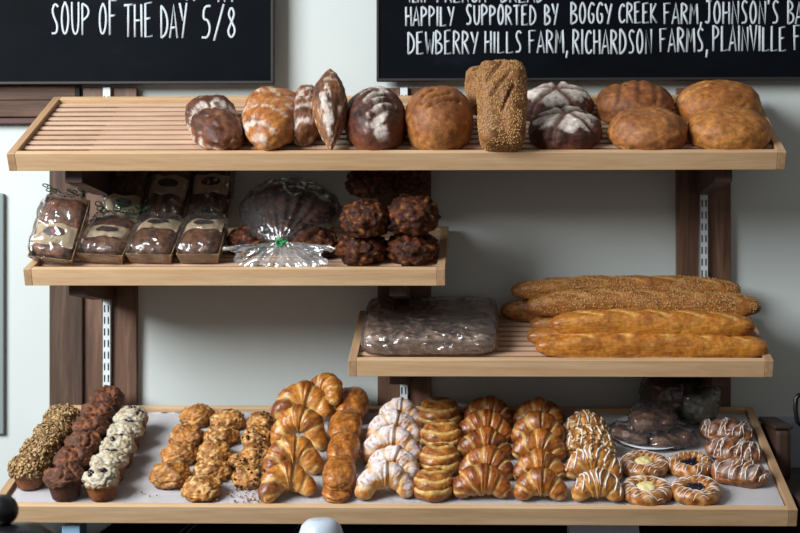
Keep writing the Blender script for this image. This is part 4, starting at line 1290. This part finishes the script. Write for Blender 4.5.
def turnover(seed, label, u, v, w, rz):
    r = empty('iced_turnover', label, 'pastry', 'iced turnovers at the right')
    sl = [((-.7+i*.35, -.9), (-.5+i*.35, .9)) for i in range(5)]
    def disp(e):
        h = .004*fz(e, 1.8, seed)+.001*fz(e, 9, seed)
        return h-.005*slash_f(e, sl, .08)
    def col(e, P, h):
        a = fz(P, 40, seed); b = fz(P, 100, seed)
        k = mix(rgb(166, 96, 46), rgb(92, 48, 26), .45+.9*a)
        k = mix(k, rgb(216, 160, 96), .5*max(0, b))
        k = mix(k, rgb(64, 32, 22), slash_f(e, sl, .07)*.7)
        k = mix(k, rgb(206, 186, 178), .55*sst(.05, .5, e.z)*sst(-.1, .4, noise.noise(P*40+Vector((seed, 0, 0)))))
        return (*k, .3)
    o, bvh = blob('pastry', M_PASTRY, (.066, .042, .030), 2.6, 2.2, .5, 5, disp, col, r, keep=True)
    rnd = random.Random(int(seed)); lines = []
    for j in range(10):
        x0 = -.065+.12*j/9; k1 = rnd.uniform(-.01, .05); k2 = rnd.uniform(0, 6)
        lines.append([(x0+k1*q/30+.003*math.sin(q*.33+k2), -.045+.09*q/30) for q in range(31)])
    drizzle('icing', bvh, lines, M_ICING, .0014, r)
    x, t = hit(4, u, v, NP)
    place(r, u, v, n=NP, s=w*pxm(4, x, t)/.132, rz=rz, in_=.8)
turnover(2.0, 'iced turnover nearest the front of the three by the right rail', 742, 487, 58, -.28)
turnover(5.0, 'iced turnover in the middle of the three by the right rail', 736, 464, 56, -.25)
turnover(9.0, 'iced turnover at the back of the three by the right rail', 728, 443, 52, -.2)

# plates and wrapped pieces --------------------------------------------------------------
def plates():
    def plate(label, u, v, w):
        bm = bmesh.new(); x, t = hit(4, u, v, NP); R = w*pxm(4, x, t)/2
        lathe(bm, [(.001, .0), (R*.68, 0), (R*.74, .003), (R*.98, .011), (R, .0125), (R*.985, .0135), (R*.74, .0052), (R*.68, .002), (.001, .002)], 64)
        o = mk('plate', bm, M_CERAMIC); tag(o, label, 'plate', 'white plates on the lowest shelf')
        pose(o, 4, x, t+R, NP+.0005)
        return x, t+R, R
    x1, t1, R1 = plate('white plate holding three film wrapped cake pieces', 655, 454, 84)
    x2, t2, R2 = plate('white plate holding two film wrapped loaves at the back', 699, 427, 44)
    def wrapped(label, size, seed, cake, x, t, n, rz, rx=0, mat=None):
        r = empty('wrapped_cake_piece', label, 'cake', 'film wrapped cake pieces')
        def dc(e): return .005*fz(e, 1.8, seed)
        def cc(e, P, h): return (*mix(cake[0], cake[1], .5+.9*fz(P, 45, seed)), .5)
        sx, sy, sz = size
        blob('cake', M_LUMPY, (sx, sy, sz), 3.4, 3.0, .9, 4, dc, cc, r)
        film_box('film', (sx+.004, sy+.004, sz+.003), r, seed, mat or M_FILM_W, .006, 3.6, 3.4)
        r.matrix_world = SM[4] @ Matrix.Translation((x, t, n)) @ Euler((rx, 0, rz)).to_matrix().to_4x4()
    dk = (rgb(66, 40, 28), rgb(126, 86, 62))
    n0 = NP+.004
    xa, ta = hit(4, 632, 443, n0); wrapped('film wrapped cake piece at the left edge of the white plate', (.052, .036, .016), 2.2, dk, xa, ta+.02, n0, -.35)
    xa, ta = hit(4, 672, 447, n0); wrapped('film wrapped cake piece at the right on the white plate', (.055, .034, .017), 4.2, dk, xa, ta+.02, n0, .15)
    xa, ta = hit(4, 653, 436, n0+.02); wrapped('film wrapped cake piece resting on top of the two other pieces', (.054, .042, .021), 6.1, dk, xa, ta+.03, n0+.032, .1, math.radians(6))
    xa, ta = hit(4, 668, 425, n0); wrapped('round dark wrapped loaf at the back left, in front of the rightmost upright', (.056, .056, .054), 8.4, (rgb(44, 28, 22), rgb(86, 54, 36)), xa, ta+.066, n0+.002, .3, 0, M_FILM)
    xa, ta = hit(4, 701, 426, n0); wrapped('grey green wrapped loaf at the back beside the dark wrapped one', (.050, .044, .046), 11.4, (rgb(70, 72, 60), rgb(120, 122, 104)), xa, ta+.040, n0+.002, 1.3, 0)
plates()

# counter and what stands round it ---------------------------------------------------------
def counter():
    r = empty('counter', 'black glossy counter below the lowest shelf', 'counter')
    r.location = (0, -.5, 0)
    P = Matrix.Translation((0, .5, 0))
    for nm, d, m in (('worktop', (-2.6, 1.6, -1.75, -.002, .76, .80), M_COUNTER), ('body', (-2.55, 1.55, -1.70, -.003, .001, .7595), M_BLACK)):
        boxobj(nm, d, m, r, .003).matrix_parent_inverse = P
    # white pitcher in front of the shelf lip
    p = at_y(321, 519, -.95); z = p.z-.80
    bm = bmesh.new(); k = 45*depth(p)/F/2
    lathe(bm, [(.001, 0), (k*.8, 0), (k*.95, .01), (k*1.02, z*.5), (k, z*.80), (k*.86, z*.92), (k*.62, z*.985), (k*.4, z), (.001, z)], 40)
    o = mk('pitcher', bm, plain('bluish_white_ceramic', rgb(188,198,210), .3)); tag(o, 'white rounded pitcher top peeping up in front of the lowest shelf', 'pitcher'); o.location = (p.x, p.y, .8005)
    # white paper box under the lip
    p = at_y(604, 533, -.48); q0 = at_y(569, 528, -.48); q1 = at_y(633, 528, -.48)
    bm = bmesh.new(); hw = (q1.x-q0.x)/2
    va = [(-hw*.97, -.03, 0), (hw*1.16, -.03, 0), (hw*1.02, -.045, .118), (-hw*1.05, -.045, .118)]
    A = [bm.verts.new(v) for v in va]; B = [bm.verts.new((v[0], v[1]+.11, v[2])) for v in va]
    bm.faces.new(A); bm.faces.new(B[::-1])
    for i in range(4): bm.faces.new((A[i], A[(i+1) % 4], B[(i+1) % 4], B[i]))
    r = empty('paper_box', 'white paper box standing on the black counter below the shelf', 'box'); r.location = (q0.x+hw, -.47, .8005)
    mk('carton', bm, M_PAPERWHITE, r, smooth=False)
    bm = bmesh.new()
    va = [(hw*1.17, -.034, .001), (hw*1.22, -.034, .001), (hw*1.08, -.049, .112), (hw*1.03, -.049, .112)]
    A = [bm.verts.new(v) for v in va]; B = [bm.verts.new((v[0], v[1]+.10, v[2])) for v in va]
    bm.faces.new(A); bm.faces.new(B[::-1])
    for i in range(4): bm.faces.new((A[i], A[(i+1) % 4], B[(i+1) % 4], B[i]))
    mk('side_flap', bm, M_CERAMIC, r, smooth=False)
    # pale blue card
    a = at_y(69, 530, -.50); b = at_y(87, 530, -.50)
    o = boxobj('blue_card_box', (a.x, b.x, -.56, -.50, .8005, .875), M_BLUE, None, .003); tag(o, 'pale blue small box on the black counter under the muffins', 'box')
    # black trays seen under the shelf
    for u0, u1, lab in ((108, 190, 'left of two dark trays on the counter under the shelf'), (193, 300, 'right of two dark trays on the counter under the shelf')):
        a = at_y(u0, 530, -.42); b = at_y(u1, 530, -.42)
        r2 = empty('dark_tray', lab, 'tray', 'dark trays under the shelf'); r2.location = ((a.x+b.x)/2, -.42, .8005); w = (b.x-a.x)/2-.003
        boxobj('tray_base', (-w, w, -.12, .12, 0, .004), plain('tray_grey', rgb(40, 42, 45), .5), r2, .001)
        bm = bmesh.new()
        for d in ((-w, w, -.12, -.116, .004, .05), (-w, w, .116, .12, .004, .05), (-w, -w+.004, -.116, .116, .004, .05), (w-.004, w, -.116, .116, .004, .05)): box(bm, *d)
        mk('tray_rim', bm, M_BLACK, r2, smooth=False)
    # black lidded pot in the foreground, out of focus
    y = -1.45; p = at_y(20, 523, y); k = depth(p)/F
    r = empty('lidded_pot', 'blurred black lidded pot with round knob at the bottom left corner', 'pot')
    R = 36*k; zt = p.z-.8-.001; r.location = (p.x, y, .8005)
    bm = bmesh.new(); lathe(bm, [(.001, 0), (R*.93, 0), (R, .008), (R, zt-.040), (R*.97, zt-.038), (.001, zt-.038)], 40); mk('pot_body', bm, M_BLACK, r)
    bm = bmesh.new(); lathe(bm, [(R*1.02, zt-.037), (R*1.02, zt-.030), (R*.9, zt-.016), (R*.55, zt-.004), (.001, zt)], 40); mk('lid', bm, M_BLACK, r)
    bm = bmesh.new(); kr = 16*k; bmesh.ops.create_uvsphere(bm, u_segments=24, v_segments=16, radius=kr)
    for v in bm.verts: v.co += Vector((-18*k, 0, zt+kr*.80))
    tube(bm, [(-18*k, 0, zt-.008), (-18*k, 0, zt+kr*.4)], kr*.5, 12)
    mk('knob', bm, M_BLACK, r)
    # black coffee dispenser at the right edge
    y = -.30; p = at_y(816, 370, y); k = depth(p)/F; R = 15*k; zt = p.z-.946-.001
    r = empty('coffee_dispenser', 'tall black coffee dispenser with side handle at the right edge', 'dispenser'); r.location = (p.x, y, .946)
    bm = bmesh.new(); lathe(bm, [(.001, 0), (R*1.05, 0), (R*1.05, .03), (R, .04), (R, zt-.05), (R*.9, zt-.02), (R*.5, zt), (.001, zt)], 36); mk('dispenser_body', bm, M_BLACK, r)
    zh = at_y(800, 395, y).z-.946; zl = at_y(800, 424, y).z-.946
    bm = bmesh.new(); tube(bm, [(-R*.9, 0, zh), (-R*1.15, 0, zh), (-R*1.33, 0, zh-.010), (-R*1.36, 0, (zh+zl)/2), (-R*1.25, 0, zl+.006), (-R*.95, 0, zl-.004)], .006, 8); mk('handle', bm, M_BLACK, r)
    r = empty('wooden_riser', 'dark wooden riser block on the counter at the right end of the lowest shelf', 'riser'); r.location = (1.35, -.45, .8005)
    wd = wood('dark_riser_wood', rgb(40,26,20), rgb(62,42,31), rgb(84,58,42), 'Y', 1.0, .6)
    boxobj('riser_top', (-.385, .5, -.45, .42, .12, .145), wd, r, .004)
    for sx in (-.37, .46): boxobj('riser_side', (sx, sx+.022, -.43, .40, .0, .1195), wd, r, .002)
    # dark leather topped box behind the shelf at the right
    a = at_y(757, 422, -.20); b = at_y(786, 422, -.20)
    r = empty('wooden_bin', 'dark brown wooden bin with rounded corners on counter beyond the shelf end', 'bin'); x0_ = max(a.x, .967); r.location = ((x0_+b.x)/2, -.17, .946)
    hw = (b.x-x0_)/2; h = a.z-.946
    bm = bmesh.new(); box(bm, -hw, hw, -.10, .10, 0, h-.012, .012); mk('bin_body', bm, plain('dark_brown_wood', rgb(60, 38, 28), .5, bumpy=(30, .3, .002)), r, smooth=False)
    bm = bmesh.new(); box(bm, -hw-.003, hw+.003, -.103, .103, h-.0115, h, .005); mk('bin_lid', bm, plain('dark_brown_lid', rgb(52, 34, 27), .45), r, smooth=False)
counter()
# ------------------------------------------------------------------ light
def area(name, loc, target, sx, sy, power, color):
    l = bpy.data.lights.new(name, 'AREA'); l.shape = 'RECTANGLE'; l.size = sx; l.size_y = sy
    l.energy = power; l.color = color
    o = bpy.data.objects.new(name, l); COL.objects.link(o)
    o.location = loc; d = Vector(target)-Vector(loc)
    o.rotation_euler = d.to_track_quat('-Z', 'Y').to_euler()
    return o
area('window_light', (-3.1, -2.9, 3.3), (0.1, -.2, 1.25), 2.2, 2.0, 345, (.92, .97, 1.0))
w = bpy.data.worlds.new('world'); scene.world = w; w.use_nodes = True
w.node_tree.nodes['Background'].inputs[0].default_value = (.97, .95, .93, 1)
w.node_tree.nodes['Background'].inputs[1].default_value = .21
vs = scene.view_settings
scene.display_settings.display_device = 'sRGB'
vs.view_transform = 'Standard'; vs.look = 'None'; vs.gamma = 1; vs.exposure = 0.0; vs.use_curve_mapping = False
